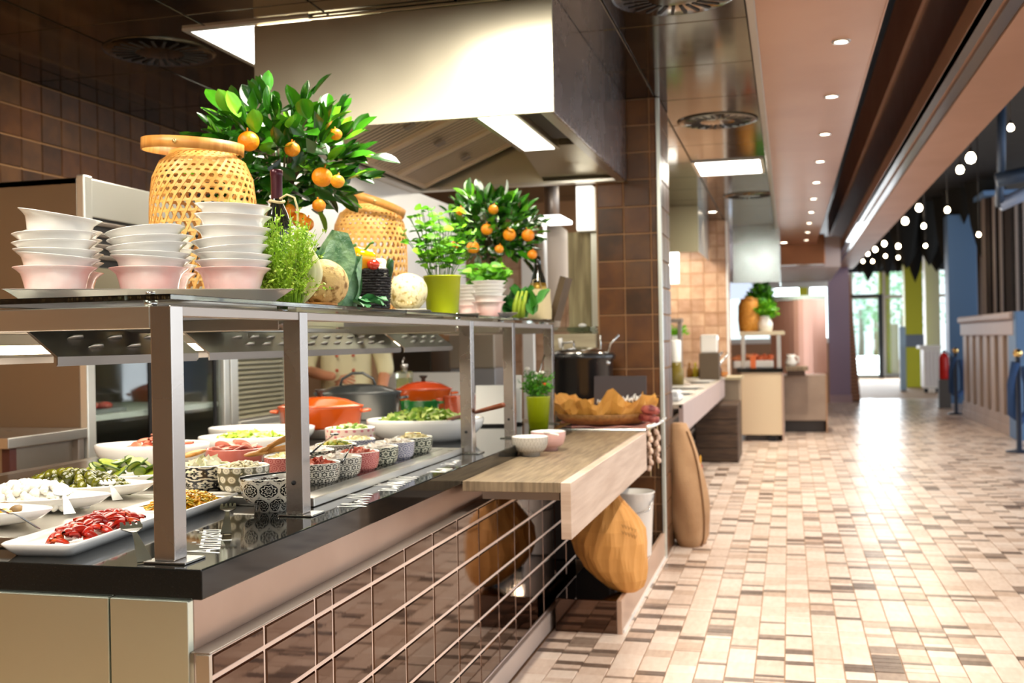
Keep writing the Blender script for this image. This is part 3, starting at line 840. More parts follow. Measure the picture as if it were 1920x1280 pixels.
# ---- fine herbs: clouds of thin stems and tiny leaves
def herb(parent, name, n, base_r, hgt, spread, leafL, leafW, mats, droop=.3, per=7, stem_r=.0008, kind='stuff', flat=1.0):
    mb = MB()
    for k in range(n):
        a = rnd(0, 2 * PI); r0 = base_r * math.sqrt(random.random())
        p = Vector((r0 * math.cos(a), r0 * math.sin(a) * flat, 0)); out = Vector((math.cos(a + rnd(-.6, .6)), math.sin(a + rnd(-.6, .6)) * flat, 0))
        H = hgt * rnd(.45, 1.0); S = spread * rnd(.2, 1.0); pts = []
        for i in range(6):
            t = i / 5
            pts.append(p + out * S * t ** 1.6 + Vector((rnd(-.003, .003), rnd(-.003, .003), H * (t - droop * t * t * S / max(spread, .001)))))
        mb.mi = 0; mb.tube(pts, stem_r, 3, cap=False)
        for i in range(per):
            t = rnd(.25, 1.0); q = t * 5; j = min(int(q), 4); c = pts[j].lerp(pts[j + 1], q - j)
            d = Vector((rnd(-1, 1), rnd(-1, 1), rnd(-.2, .9))).normalized(); s = d.orthogonal().normalized()
            s = (Quaternion(d, rnd(0, 6.28)) @ s) * leafW / 2; L = d * leafL * rnd(.7, 1.2)
            mb.mi = random.randrange(len(mats)); nn = d.cross(s).normalized() * leafW * .15
            mb.add([c, c + L * .45 + s + nn, c + L, c + L * .45 - s + nn], [(0, 1, 2, 3)])
    o = mb.build(name, mats, parent); o['kind'] = kind
    return o
thy = [M('thyme_%d' % i, c, .5) for i, c in enumerate(('#9cc62e', '#b4dc40', '#86b022', '#cde868'))]
tp = on_ray(534, 2.76, ST)
t = thing('thyme', 'bright green bush of fresh thyme beside the tall bowl stack', 'herb', (tp.x, tp.y, ST))
herb(t, 'foliage', 250, .046, .26, .070, .011, .006, thy, .25, 16)
herb(t, 'foliage', 110, .050, .13, .075, .010, .006, thy, .6, 14)
tp2 = on_ray(415, 3.02, ST); 
t = thing('thyme', 'thin sprig of thyme peeping out above the tall bowl stack', 'herb', (tp2.x, tp2.y, ST))
herb(t, 'foliage', 26, .02, .335, .035, .010, .006, thy, .05, 14)
# ---- bottle with burgundy capsule and raffia
bp_ = on_ray(524, 2.93, ST); bz = at(524, 318, y=bp_.y).z - ST
t = thing('wine_bottle', 'dark wine bottle with burgundy capsule and raffia loop behind the thyme', 'bottle', bp_)
k = bz / .335
MB().lathe([(0, 0), (.035, 0), (.037, .006), (.037, .19 * k), (.030, .225 * k), (.0155, .255 * k), (.0145, .29 * k), (0, .29 * k)], 28).build('glass_body', M('dark_bottle', (.012, .014, .008), .06, coat=.5), t)
MB().lathe([(.0150, .262 * k), (.0158, .264 * k), (.0158, .318 * k), (.0172, .320 * k), (.0172, .333 * k), (.015, .335 * k), (0, .335 * k)], 24).build('capsule', M('burgundy_foil', '#3f0f1c', .3, .3), t)
rf = MB(); raf = M('raffia', '#cdb98c', .7)
rf.tube([(.019 * math.cos(q), .019 * math.sin(q), .25 * k + .006 + .003 * math.sin(2 * q)) for q in [i * .42 for i in range(17)]], .0045, 6)
rf.tube([(.015, -.012, .262 * k), (.04, -.02, .27 * k), (.062, -.02, .262 * k), (.070, -.018, .235 * k), (.068, -.015, .19 * k), (.060, -.012, .15 * k)], .003, 6)
rf.build('raffia_loop', raf, t)

# ---- vegetables
def ribbed(t, name, mat, R, H, ribs, depth, mk=28, power=1.0):
    pr = [(R * math.sin(PI * (i / 14) ** .9) ** power, H * i / 14) for i in range(15)]
    pr[0] = (0, 0); pr[-1] = (0, H)
    return MB().lathe(pr, mk * 2, wob=lambda a, j: 1 + depth * math.cos(ribs * a)).build(name, mat, t)
fp = on_ray(570, 2.80, ST)
t = thing('fennel', 'pale ribbed fennel bulb half hidden behind the thyme', 'vegetable', fp)
ribbed(t, 'bulb', M('fennel_white', '#d8d6a2', .4, col2='#b9bd7c', nscale=3, stretch=(9, 9, .6)), .050, .178, 11, .05)
MB().tube([(.0, 0, .17), (.012, 0, .205)], [.012, .006], 8).build('stalk', stem_mat, t)
def root(name, label, pos, r, mat, board=0.0, extra=True):
    t = thing(name, label, 'vegetable', (pos.x, pos.y, ST + board))
    s = [Vector((rnd(-1, 1), rnd(-1, 1), rnd(-1, 1))).normalized() for _ in range(9)]
    MB().ball((0, 0, r * .93), r, 36, 24, wob=lambda p: 1 + sum(.05 * max(0, p.dot(q)) ** 6 for q in s)).build('root_body', mat, t)
    if extra: 
        mb = MB()
        for q in range(5): 
            a = rnd(-2.2, -1.0); mb.tube([(r * .8 * math.cos(a), r * .8 * math.sin(a), r * .5), (r * 1.02 * math.cos(a), r * 1.02 * math.sin(a), r * rnd(.3, .45))], [.006, .002], 6)
        mb.build('rootlets', mat, t)
    return t
cel_m = M('celeriac_skin', '#8a6630', .65, col2='#d8b878', nscale=48, bump=.6, bscale=60, lo=.36, hi=.5)
cel2_m = M('pale_celeriac_skin', '#ae9550', .6, col2='#e6d8a8', nscale=60, bump=.35, bscale=70, lo=.34, hi=.46)
cp = on_ray(610, 3.00, ST)
t = thing('wooden_board', 'small brown wooden board under the big celeriac', 'board', on_ray(598, 2.97, ST))
MB().lathe([(0, 0), (.052, 0), (.054, .004), (.052, .008), (0, .008)], 30).build('board_disc', wood_brown, t)
root('celeriac', 'big brown speckled celeriac in front of the blue-green cabbage', cp, .066, cel_m, .002)
rp = on_ray(767, 3.98, ST)
for i, (px, w, lab) in enumerate(((752, 3.86, 'dark slate board under the pale round celeriac'), )):
    q = on_ray(px, w, ST); t = thing('slate_board', lab, 'board', q, .3)
    MB().bbox(-.11, .11, -.07, .07, 0, .010, .002).build('slate_slab', M('slate', '#2c2b29', .5, col2='#45433f', nscale=9), t)
    MB().bbox(-.095, .095, -.055, .055, .010, .015, .002).build('paper_liner', M('paper_liner', '#cfc8b8', .7), t)
root('celeriac', 'pale round celeriac standing on the slate board', rp, .071, cel2_m, .0155)
# cabbage wrapped in big blue-green leaves
cab_m = M('cabbage_leaf', '#3f6e4a', .38, col2='#85ad80', nscale=22, bump=.5, bscale=60); cab_in = M('cabbage_heart', '#8fae6a', .45)
def blade(mat, L, W, curl, ruff, name='leaf', seed=0, nu=9, nv=9, cup=.5):
    vs = []; fs = []
    for i in range(nu + 1):
        t = i / nu; w = W * (.25 + .75 * math.sin(PI * min(t * .8 + .12, 1)) ** .8)
        for j in range(nv + 1):
            s = 2 * j / nv - 1
            e = abs(s) ** 2
            vs.append((s * w, t * L * math.cos(curl * t * .6), -curl * L * .5 * t * t + cup * w * e * .6 + ruff * math.sin(seed + 9 * t + 5 * s) * (e + .2 * t) - .004 * math.exp(-(s * 7) ** 2)))
    for i in range(nu):
        for j in range(nv): fs.append((i * (nv + 1) + j, i * (nv + 1) + j + 1, (i + 1) * (nv + 1) + j + 1, (i + 1) * (nv + 1) + j))
    return MB().add(vs, fs, True).mesh(name, mat)
def orient(o, p, f, up):
    f = Vector(f).normalized(); up = Vector(up); x = f.cross(up).normalized(); z = x.cross(f)
    o.matrix_local = Matrix.Translation(p) @ Matrix(((x.x, f.x, z.x), (x.y, f.y, z.y), (x.z, f.z, z.z))).to_4x4()
kp = on_ray(632, 3.26, ST)
t = thing('cabbage', 'blue-green cabbage with large outer leaves beside the black basket', 'vegetable', kp)
MB().ball((0, 0, .085), (.066, .066, .085), 24, 16).build('heart', cab_m, t)
for k, (ang, lean, L, W) in enumerate(((-2.0, .22, .235, .085), (-.9, .30, .20, .060), (-2.9, .30, .18, .070), (.6, .5, .16, .07), (1.7, .4, .17, .07), (2.7, .4, .18, .075))):
    o = link('leaf', blade(cab_m, L, W, -.15, .006, seed=k), t)
    out = Vector((math.cos(ang), math.sin(ang), 0))
    orient(o, out * .060 + Vector((0, 0, .005)), out * lean * .4 + Vector((0, 0, 1)) + Vector((.25 if k == 0 else 0, 0, 0)), -out)
t = thing('cabbage_leaf', 'loose dark green cabbage leaf lying in front of the black basket', 'vegetable', on_ray(668, 3.30, ST + .012))
q = on_ray(668, 3.30, ST)
for k, (f, u) in enumerate((((1, -.1, .22), (0, 0, 1)), ((.7, -.5, .12), (.1, 0, 1)), ((.9, .4, .35), (0, 0, 1)))):
    o = link('leaf', blade(M('dark_cabbage_leaf', '#2f6a3c', .4, col2='#4c8650', nscale=6), .13, .032, .5, .008, seed=k * 2), t); orient(o, (-.03, 0, .004), f, u)
# black basket with peppers, aubergine and cauliflower
kb = on_ray(678, 3.62, ST); blk = M('black_wicker', (.012, .010, .009), .4, bump=.8, bscale=120)
t = thing('wicker_basket', 'black wicker basket holding peppers, aubergine and cauliflower', 'basket', kb, -.25)
mb = MB(); BWk, BDk, BHk = .115, .075, .135
for r in range(15):
    z = .005 + r * .009; gx = .9 + .1 * z / BHk
    mb.tube([(BWk * gx * math.cos(q) * (1 + .012 * math.sin(16 * q + PI * r)), BDk * gx * math.sin(q) * (1 + .012 * math.sin(16 * q + PI * r)), z) for q in [i * 2 * PI / 64 for i in range(65)]], .0052, 5, cap=False)
mb.build('weave', blk, t)['kind'] = 'stuff'
MB().lathe([(0, .002), (1, .002)], 40, sx=BWk * .9, sy=BDk * .9).lathe([(.88, .004), (.97, BHk * .96), (.95, BHk * .96), (.86, .004)], 40, sx=BWk, sy=BDk).build('liner', black_matte, t)
mb = MB().tube([(BWk * 1.0 * math.cos(q), BDk * 1.0 * math.sin(q), BHk + .002) for q in [i * 2 * PI / 48 for i in range(49)]], .007, 6, cap=False); mb.build('rim', blk, t)
def pepper(label, pos, R, H, mat, rot, stem_len=.03):
    t = thing('bell_pepper', label, 'vegetable', pos, rot=rot)
    pr = [(0, .012), (.3 * R, .0), (.75 * R, .006), (.92 * R, .25 * H), (R, .6 * H), (.93 * R, .86 * H), (.6 * R, .98 * H), (.2 * R, .93 * H), (0, .92 * H)]
    MB().lathe(pr, 40, wob=lambda a, j: 1 + .07 * math.cos(4 * a)).build('flesh', mat, t)
    MB().tube([(0, 0, .92 * H), (.002, 0, H), (.012, 0, H + stem_len * .7), (.022, 0, H + stem_len)], [.006, .004, .0035, .005], 8).build('stem', stem_mat, t)
yp = at(672, 485, y=kb.y - .05)
pepper('yellow bell pepper with curved green stem in the black basket', (yp.x, yp.y, ST + .13), .043, .085, M('yellow_pepper', '#eca40a', .12, coat=.6), (.1, .35, 0))
rp2 = at(618, 450, y=kb.y + .06)
pepper('small red bell pepper behind the dark aubergine', (rp2.x, rp2.y, ST + .13), .035, .105, M('red_pepper', '#b3140c', .12, coat=.6), (0, .1, 0))
ep = at(600, 452, y=kb.y + .0)
t = thing('aubergine', 'glossy black aubergine leaning above the cabbage', 'vegetable', (ep.x - .02, ep.y - .02, ST + .175), rot=(.2, 1.25, .2))
MB().lathe([(0, -.02), (.03, -.012), (.042, .03), (.034, .09), (.022, .13), (0, .14)], 28).build('flesh', M('aubergine_skin', (.006, .002, .006), .06, coat=.8), t)
MB().lathe([(.024, .122), (.020, .145), (.006, .15), (.005, .17), (0, .17)], 12).build('stem', stem_mat, t)
cf = at(706, 482, y=kb.y - .01)
t = thing('cauliflower', 'white cauliflower heads filling the black basket', 'vegetable', (cf.x, cf.y, ST + .095))
mb = MB()
for k in range(46):
    d = Vector((rnd(-1, 1), rnd(-1, 1), rnd(.0, 1))).normalized(); mb.ball(Vector((d.x * .045, d.y * .035, d.z * .055 + .018)), rnd(.011, .017), 8, 6)
mb.build('florets', M('cauliflower_white', '#e8e0c4', .6, bump=.8, bscale=120), t)
rt = at(700, 497, y=kb.y - .075)
t = thing('tomato', 'small red tomato at the rim of the black basket', 'vegetable', (rt.x, rt.y - .0, ST + .143))
MB().ball((0, 0, .012), (.022, .022, .018), 16, 10).build('flesh', M('tomato_skin', '#c23418', .12, coat=.5), t)
gp = at(727, 488, y=kb.y - .02)
t = thing('courgette', 'dark green courgette tip at the right rim of the black basket', 'vegetable', (gp.x + .005, gp.y, ST + .142), rot=(.2, .25, 0))
MB().lathe([(0, -.03), (.012, -.026), (.015, 0), (.012, .026), (.005, .036), (0, .037)], 16).build('flesh', M('courgette_skin', '#1c4417', .3), t)

# ---- lime pots with herbs
lime_pot = M('lime_pot', '#a9b404', .35, col2='#b7c20a', nscale=3)
mint = [M('mint_%d' % i, c, .45) for i, c in enumerate(('#6cb81c', '#8ed22c', '#55a018'))]
MINT = [leaf_mesh(m, .044, .034, .3, .1) for m in mint]
def pot_of(label, pos, R, H, n, hh, spr, leafsc=1.0, potmat=None, nm='herb_pot'):
    t = thing(nm, label, 'plant', pos)
    MB().lathe([(0, 0), (R * .80, 0), (R * .82, .004), (R * .97, H * .96), (R, H * .965), (R, H), (R * .94, H), (R * .92, H * .85), (0, H * .85)], 40).build('pot', potmat or lime_pot, t)
    MB().lathe([(0, H * .86), (R * .9, H * .86)], 24).build('soil', M('soil', '#2b1d12', .9), t)
    st = MB(); k2 = 0
    for k in range(n):
        a = rnd(0, 2 * PI); r0 = R * .75 * math.sqrt(random.random()); S = spr * rnd(.1, 1); Hh = hh * rnd(.4, 1.0)
        out = Vector((math.cos(a), math.sin(a), 0)); p = Vector((r0 * math.cos(a), r0 * math.sin(a), H * .86))
        pts = [p + out * S * (i / 5) ** 1.4 + Vector((rnd(-.004, .004), rnd(-.004, .004), Hh * (i / 5))) for i in range(6)]
        st.tube(pts, .0013, 4, cap=False)
        for i in range(2, 6):
            for sg in (-1, 1):
                if k2 >= 290: break
                k2 += 1
                th = i * 1.57 + a; f = Vector((math.cos(th) * sg, math.sin(th) * sg, rnd(.1, .7))).normalized()
                o = link('leaf', random.choice(MINT), t); orient(o, pts[i], f, (rnd(-.9, .9), rnd(-1.2, .3), .8))
                o.scale = (leafsc * rnd(.7, 1.3),) * 3
    st.build('stems', stem_mat, t)['kind'] = 'stuff'
    return t
pot_of('mint in a bright lime pot at the middle of the shelf', on_ray(831, 4.25, ST), .076, .158, 34, .30, .115, .78)
pot_of('parsley in a lime pot behind the far bowl stack', on_ray(915, 5.15, ST), .072, .15, 32, .13, .10, 1.0)
t = thing('pot_saucer', 'dark saucer under the lime mint pot', 'saucer', on_ray(815, 4.1, ST), 0)
MB().bbox(-.03, .03, -.02, .02, 0, .004, .001).build('saucer_plate', black_matte, t)
# ---- far bowl stacks, tray, greens, bottle in a sack
q = on_ray(918, 4.86, ST)
tray('serving_tray', 'short metal tray under the far bowl stack', .30, .21, (q.x - .15, q.y - .10, ST + .0005), .25, tray_mat, .02)
stack(918, 0, [0, .030, .046, .060, .076, .094], [(0, 0), (0, .05), (0, -.04), (0, .03)], 'the far stack beside the lime pot', base=on_ray(918, 4.84, ST + .0045), scale=.84)
stack(879, 0, [0, .028, .046, .062, .078, .094], [(0, 0)], 'the stack hidden behind the lime pot', base=on_ray(884, 5.05, ST + .001), scale=.80)
gl = [M('chard_%d' % i, c, .38, col2=d, nscale=7) for i, (c, d) in enumerate((('#2b6b1c', '#4b9430'), ('#3f8a3a', '#6fae58'), ('#1f5520', '#33762c')))]
q = on_ray(990, 5.2, ST)
t = thing('pak_choi', 'leafy green pak choi lying at the far shelf corner', 'vegetable', q)
for k in range(16):
    a = -PI / 2 + rnd(-1.5, 1.5); o = link('leaf', blade(gl[k % 3], rnd(.09, .16), rnd(.025, .045), rnd(-.2, .5), .006, seed=k), t)
    orient(o, (rnd(-.09, .05), rnd(-.02, .03), rnd(.005, .06)), (math.cos(a) * .8, -.2, rnd(.1, 1.1)), (rnd(-.2, .2), -.7, 1))
for k in range(3):
    MB().tube([(-.06 + .02 * k, -.03, .01), (-.05 + .022 * k, -.05, .07), (-.03 + .02 * k, -.05, .135)], [.013, .012, .006], 8).build('stalk', M('pale_green_stalk', '#a9c03c', .4), t)
q = on_ray(1011, 5.45, ST)
t = thing('sparkling_wine', 'dark sparkling wine bottle with gold label standing in a cream sack', 'bottle', q)
MB().lathe([(0, 0), (.042, 0), (.044, .01), (.044, .17), (.036, .21), (.020, .26), (.015, .30), (.016, .32), (0, .33)], 28).build('glass_body', MATS['dark_bottle'], t)
MB().lathe([(.0445, .13), (.0448, .131), (.0448, .165), (.041, .188), (.0405, .188)], 28).build('gold_label', M('gold_label', '#a5812c', .35, .6), t)
t2 = thing('cream_sack', 'cream paper sack wrapped round the dark sparkling wine bottle', 'bag', q + Vector((0, 0, .0)))
MB().lathe([(.062, .002), (.066, .05), (.060, .12), (.064, .155), (.062, .155), (.057, .12), (.062, .05), (.058, .002)], 20, wob=lambda a, j: 1 + .06 * math.sin(5 * a + j)).build('sack_body', M('cream_paper', '#d9c79a', .8), t2)
MB().tube([(-.02, -.062, .15), (-.012, -.06, .20), (.018, -.055, .21), (.03, -.05, .15)], .002, 6).build('cord_handle', raf, t2)
# ================================================================= FOOD ON THE COUNTER
CT = .90; WT = .925
def P3(px, py, z): return at(px, py, z=z)
t = thing('steel_well', 'raised stainless steel cold well set into the black counter', 'cold well', (0, 0, 0))
MB().bbox(-2.56, -1.64, 1.985, 2.63, CT, WT, .003).build('well_rim', steel, t)
MB().bbox(-2.56, -1.24, 2.631, 3.97, CT, WT, .003).build('well_rim', steel, t)
MB().box(-2.5, -1.30, 2.69, 3.91, WT, WT + .0008).build('well_floor', M('well_floor_steel', (.30, .28, .25), .2, 1.0), t)
t = thing('hot_plate', 'flat steel hot plate under the covered cooking pots', 'hot plate', (0, 0, 0))
MB().bbox(-2.55, -1.72, 4.52, 6.44, CT, .945, .004).build('plate_body', steel, t)
HP = .945
# ---- plates
def rect_plate(label, L, W, c, rz):
    t = thing('platter', label, 'plate', (c[0], c[1], CT), rz, 'white platters with marinated vegetables')
    def rr(w, l, r, z, n=5):
        o = []
        for cx, cy, a0 in ((w - r, l - r, 0), (-w + r, l - r, PI / 2), (-w + r, -l + r, PI), (w - r, -l + r, 1.5 * PI)):
            for i in range(n): a = a0 + PI / 2 * i / (n - 1); o.append((cx + r * math.cos(a), cy + r * math.sin(a), z))
        return o
    w, l = W / 2, L / 2
    loops = [rr(w - .022, l - .022, .02, 0), rr(w - .010, l - .010, .02, .012), rr(w, l, .02, .027), rr(w - .004, l - .004, .018, .030), rr(w - .016, l - .016, .018, .018), rr(w - .028, l - .028, .018, .008)]
    vs = sum(loops, []); n = len(loops[0]); fs = [tuple(reversed(range(n)))]
    for k in range(len(loops) - 1):
        for i in range(n): fs.append((k * n + i, k * n + (i + 1) % n, (k + 1) * n + (i + 1) % n, (k + 1) * n + i))
    fs.append(tuple(range((len(loops) - 1) * n, len(loops) * n)))
    MB().add(vs, fs, True).build('plate_body', white_cer, t); return t
rect_plate('long white platter of roasted red peppers at the counter corner', .435, .175, (-1.552, 2.118), math.radians(5.5))
rect_plate('white platter of yellow peppers behind the end post', .34, .185, (-1.565, 2.528 - .02), math.radians(5))
def boat(label, tip, L=.46, W=.205, z=WT, hgt=.032):
    t = thing('boat_platter', label, 'plate', (tip[0], tip[1], z), 0, 'white pointed platters on the steel well')
    n = 40
    def loop(k, zz, sh=0):
        o = []
        for i in range(n):
            a = 2 * PI * i / n; s = (1 - math.cos(a)) / 2   # 0 at the tip .. 1 at the far end
            wd = W / 2 * (math.sin(PI * (s * .86 + .0)) ** .62 if s > 0 else 0) * (1 if s < .999 else .6)
            o.append((-(s - .5) * L * k - L / 2, (1 if a < PI else -1) * wd * k, zz + .010 * (1 - s) ** 3))
        return o
    loops = [loop(.70, 0), loop(.86, .010), loop(1.0, hgt), loop(.985, hgt + .003), loop(.87, .018), loop(.70, .007)]
    vs = sum(loops, []); fs = [tuple(reversed(range(n)))]
    for k in range(len(loops) - 1):
        for i in range(n): fs.append((k * n + i, k * n + (i + 1) % n, (k + 1) * n + (i + 1) % n, (k + 1) * n + i))
    fs.append(tuple(range((len(loops) - 1) * n, len(loops) * n)))
    MB().add(vs, fs, True).build('plate_body', white_cer, t)
boat('pointed white platter of small potatoes, closest of the row', (-1.654, 2.115))
boat('pointed white platter heaped with crumbled white cheese', (-1.662, 2.345))
boat('pointed white platter heaped with green olives', (-1.682, 2.572))
boat('pointed white platter of courgette slices behind the olives', (-1.73, 2.80))
# ---- forks: broad short tines, flat flared handle
def fork(label, p0, p1, wd=.030):
    p0, p1 = Vector(p0), Vector(p1); d = (p1 - p0); L = d.length; d.normalize()
    t = thing('serving_fork', label, 'fork', p1, group='steel serving forks resting on the platters')
    q = p0 - p1; side = q.normalized().cross(Vector((0, 0, 1))).normalized(); up = side.cross(q.normalized())
    if up.z < 0: up = -up
    def R(s, hw, z, th=.0022):   # cross-section at distance s from the handle's end
        c = q.normalized() * s + up * z
        return [c - side * hw, c + side * hw, c + side * hw - up * th, c - side * hw - up * th]
    def strip(secs):
        mb = MB(); vs = sum([R(*s) for s in secs], []); fs = [(0, 1, 2, 3)]
        for i in range(len(secs) - 1):
            for k in range(4): fs.append((i * 4 + k, i * 4 + (k + 1) % 4, i * 4 + 4 + (k + 1) % 4, i * 4 + 4 + k))
        b = (len(secs) - 1) * 4; fs.append((b + 3, b + 2, b + 1, b)); return mb.add(vs, fs)
    H = L * .30
    strip([(0, wd * .42, 0), (L * .25, wd * .32, .002), (L * .5, wd * .20, .004), (L - H, wd * .13, .003)]).build('handle', fork_steel, t)
    hd = strip([(L - H, wd * .13, .003), (L - H * .78, wd * .32, .0), (L - H * .5, wd * .60, -.002), (L - H * .25, wd * .66, -.001)])
    for k in (-1.5, -.5, .5, 1.5):
        vs = []
        for s, hw in ((L - H * .25, wd * .115), (L + .003, wd * .085)):
            c = q.normalized() * s + side * (k * wd * .33) + up * -.001
            vs += [c - side * hw, c + side * hw, c + side * hw - up * .002, c - side * hw - up * .002]
        hd.add(vs, [(0, 1, 5, 4), (1, 2, 6, 5), (2, 3, 7, 6), (3, 0, 4, 7), (4, 5, 6, 7)])
    hd.build('head', fork_steel, t)
fork('serving fork leaning on the red pepper platter, tines up', P3(244, 978, .962), P3(272, 1052, .9035), .036)
fork('serving fork leaning on the yellow pepper platter', P3(428, 944, .955), P3(424, 999, .9035), .030)
fork('serving fork in the crumbled white cheese', P3(116, 917, .985), P3(131, 963, .934), .034)
fork('serving fork stuck in the green olives', P3(201, 899, .99), P3(221, 937, .945), .032)
fork('serving fork across the small potatoes', P3(2, 953, .985), P3(72, 989, .932), .034)
# ---- heaps
def place_heap(n, c, rx, ry, h, seed=1):
    """n points settled on a dome, outer ones low, inner ones high"""
    rg = random.Random(seed); out = []
    for i in range(n):
        r = math.sqrt((i + .5) / n); a = i * 2.39996 + rg.uniform(-.2, .2)
        out.append(Vector((c[0] + rx * r * math.cos(a), c[1] + ry * r * math.sin(a), c[2] + h * (1 - r ** 2.2))))
    return out
def copies(meshes, name, label, cat, group, pts, tilt=.6, s=(.85, 1.15)):
    for p in pts:
        o = link(name, random.choice(meshes), None, p, (rnd(-tilt, tilt), rnd(-tilt, tilt), rnd(0, 6.28)), rnd(*s)); tag(o, label, cat, group)
ol_m = M('olive_skin', '#4c500c', .16, col2='#6e6a14', nscale=30, coat=.5)
ol_d = M('olive_dark_skin', '#30340a', .16, col2='#4a4a10', nscale=30, coat=.5)
def olive(m): 
    mb = MB().ball((0, 0, 0), (.0125, .0125, .0155), 14, 10); mb.mi = 1; mb.lathe([(0, .0148), (.0036, .0150), (.0044, .0142)], 10); return mb.mesh('olive', [m, black_matte])
OLV = [olive(ol_m), olive(ol_d)]
oc_ = Vector((-1.935, 2.565, WT + .022))
copies(OLV, 'olive', 'glossy green olive in the heap on the pointed white platter', 'olive', 'green olives on the platter', place_heap(92, oc_, .175, .070, .046), 1.5)
rp_m = [M('roast_pepper_%d' % i, a, .28, col2=b, nscale=60, lo=.42, hi=.72, coat=.15, bump=.15, bscale=60) for i, (a, b) in enumerate((('#a81508', '#d2381a'), ('#8c0f06', '#b5240f'), ('#b52a0c', '#d8632a')))]
def curl_piece(m, a, b, c, bend):
    mb = MB(); vs = []; fs = []; n, k = 8, 6
    for i in range(n + 1):
        u = i / n; hw = b * math.sin(PI * (u * .9 + .05)) ** .6
        for j in range(k + 1):
            v = 2 * j / k - 1
            vs.append(((u - .5) * 2 * a, v * hw, c * math.cos(v * 1.2) * math.sin(PI * (u * .9 + .05)) ** .5 - bend * (u - .5) ** 2))
    for i in range(n):
        for j in range(k): fs.append((i * (k + 1) + j, i * (k + 1) + j + 1, (i + 1) * (k + 1) + j + 1, (i + 1) * (k + 1) + j))
    m2 = len(vs); vs += [(x * .92, y * .85, z - .005) for x, y, z in vs]; fs += [tuple(m2 + q for q in reversed(f)) for f in fs]
    for i in range(n): 
        for j in (0, k):
            a1, a2 = i * (k + 1) + j, (i + 1) * (k + 1) + j; fs.append((a1, a2, m2 + a2, m2 + a1))
    return mb.add(vs, fs, True).mesh('pepper_piece', m)
RPP = [curl_piece(rp_m[i % 3], rnd(.018, .028), rnd(.009, .014), rnd(.007, .013), rnd(.0, .012)) for i in range(7)]
copies(RPP, 'pepper_piece', 'shiny roasted red pepper piece with herbs on the long platter', 'pepper', 'roasted red pepper pieces', 
       [Vector((-1.552, 2.118, 0)) + Matrix.Rotation(math.radians(5.5), 3, 'Z') @ p for p in place_heap(64, (.0, .025, CT + .016), .054, .168, .032)], .45)
def heap(name, label, pos, rx, ry, h, n, mats, shape, size, rz=0.0, cat='food', base=True):
    mb = MB(); 
    if base: mb.lathe([(0, h * .78), (.35, h * .70), (.7, h * .40), (.97, 0)], 24, sx=rx, sy=ry)
    for i, p in enumerate(place_heap(n, (0, 0, 0), rx, ry, h, n)):
        mb.mi = i % len(mats); s = size * rnd(.7, 1.3)
        if shape == 'ball': mb.ball(p, (s, s, s * .85), 7, 5)
        elif shape == 'strip':
            a = rnd(0, 6.28); d = Vector((math.cos(a), math.sin(a), rnd(-.3, .4))) * s
            mb.tube([p - d, p + Vector((rnd(-.2, .2) * s, rnd(-.2, .2) * s, s * .35)), p + d], [s * .22, s * .28, s * .2], 5, flat=.6)
        elif shape == 'flake':
            d = Vector((rnd(-1, 1), rnd(-1, 1), rnd(-.3, .8))).normalized(); q = d.orthogonal().normalized() * s * .6; w = d.cross(q).normalized() * s * .35
            mb.add([p - d * s, p - q + w, p + d * s, p + q + w], [(0, 1, 2), (0, 2, 3)], True)
        elif shape == 'crumb': mb.ball(p, (s * rnd(.7, 1.2), s * rnd(.7, 1.2), s * rnd(.6, 1)), 6, 4, R=rotm(rnd(0, 3), rnd(0, 3), 0))
    o = mb.build(name, mats, None, pos, (0, 0, rz)); return tag(o, label, cat, kind='stuff')
yel = [M('yellow_strip_%d' % i, a, .25, col2=b, nscale=60, lo=.5, hi=.8, coat=.4) for i, (a, b) in enumerate((('#f0b40a', '#d8a00c'), ('#e89a08', '#b08a10'), ('#f5c42a', '#dca010'), ('#a8961a', '#d0a018')))]
heap('yellow_peppers', 'chopped yellow peppers with herbs on the white platter', (-1.565, 2.515, CT + .014), .070, .140, .034, 420, yel, 'strip', .013, math.radians(5))
feta = [M('white_cheese', '#eeeae0', .6, sss=.1)]
heap('white_cheese', 'crumbled white cheese heaped on the pointed platter', (-1.885, 2.335, WT + .012), .155, .075, .058, 190, feta, 'crumb', .012)
zm = [M('courgette_flesh', '#a4ae3e', .35, col2='#7f9426', nscale=30, coat=.3), M('courgette_rind', '#3e5a12', .3, coat=.3)]
def slice_mesh(R, th, bend):
    mb = MB(); mb.mi = 0
    mb.lathe([(0, th), (R * .9, th)], 20); mb.mi = 1; mb.lathe([(R * .9, th), (R, th * .7), (R, th * .3), (R * .9, 0)], 20); mb.mi = 0; mb.lathe([(R * .9, 0), (0, 0)], 20)
    mb.v = [(x * 1.5, y, z + bend * x * x) for x, y, z in mb.v]; return mb.mesh('courgette_slice', zm)
ZS = [slice_mesh(.022, .005, 2.0), slice_mesh(.019, .005, -2.5)]
copies(ZS, 'courgette_slice', 'grilled courgette slice heaped on the platter behind the olives', 'vegetable', 'courgette slices on the platter', place_heap(34, (-1.93, 2.80, WT + .024), .15, .062, .045, 5), .7)
pm = M('potato_skin', '#c98f12', .3, col2='#a8720c', nscale=40, coat=.3); mm = M('mushroom_brown', '#5b4426', .5, col2='#8a6c40', nscale=30)
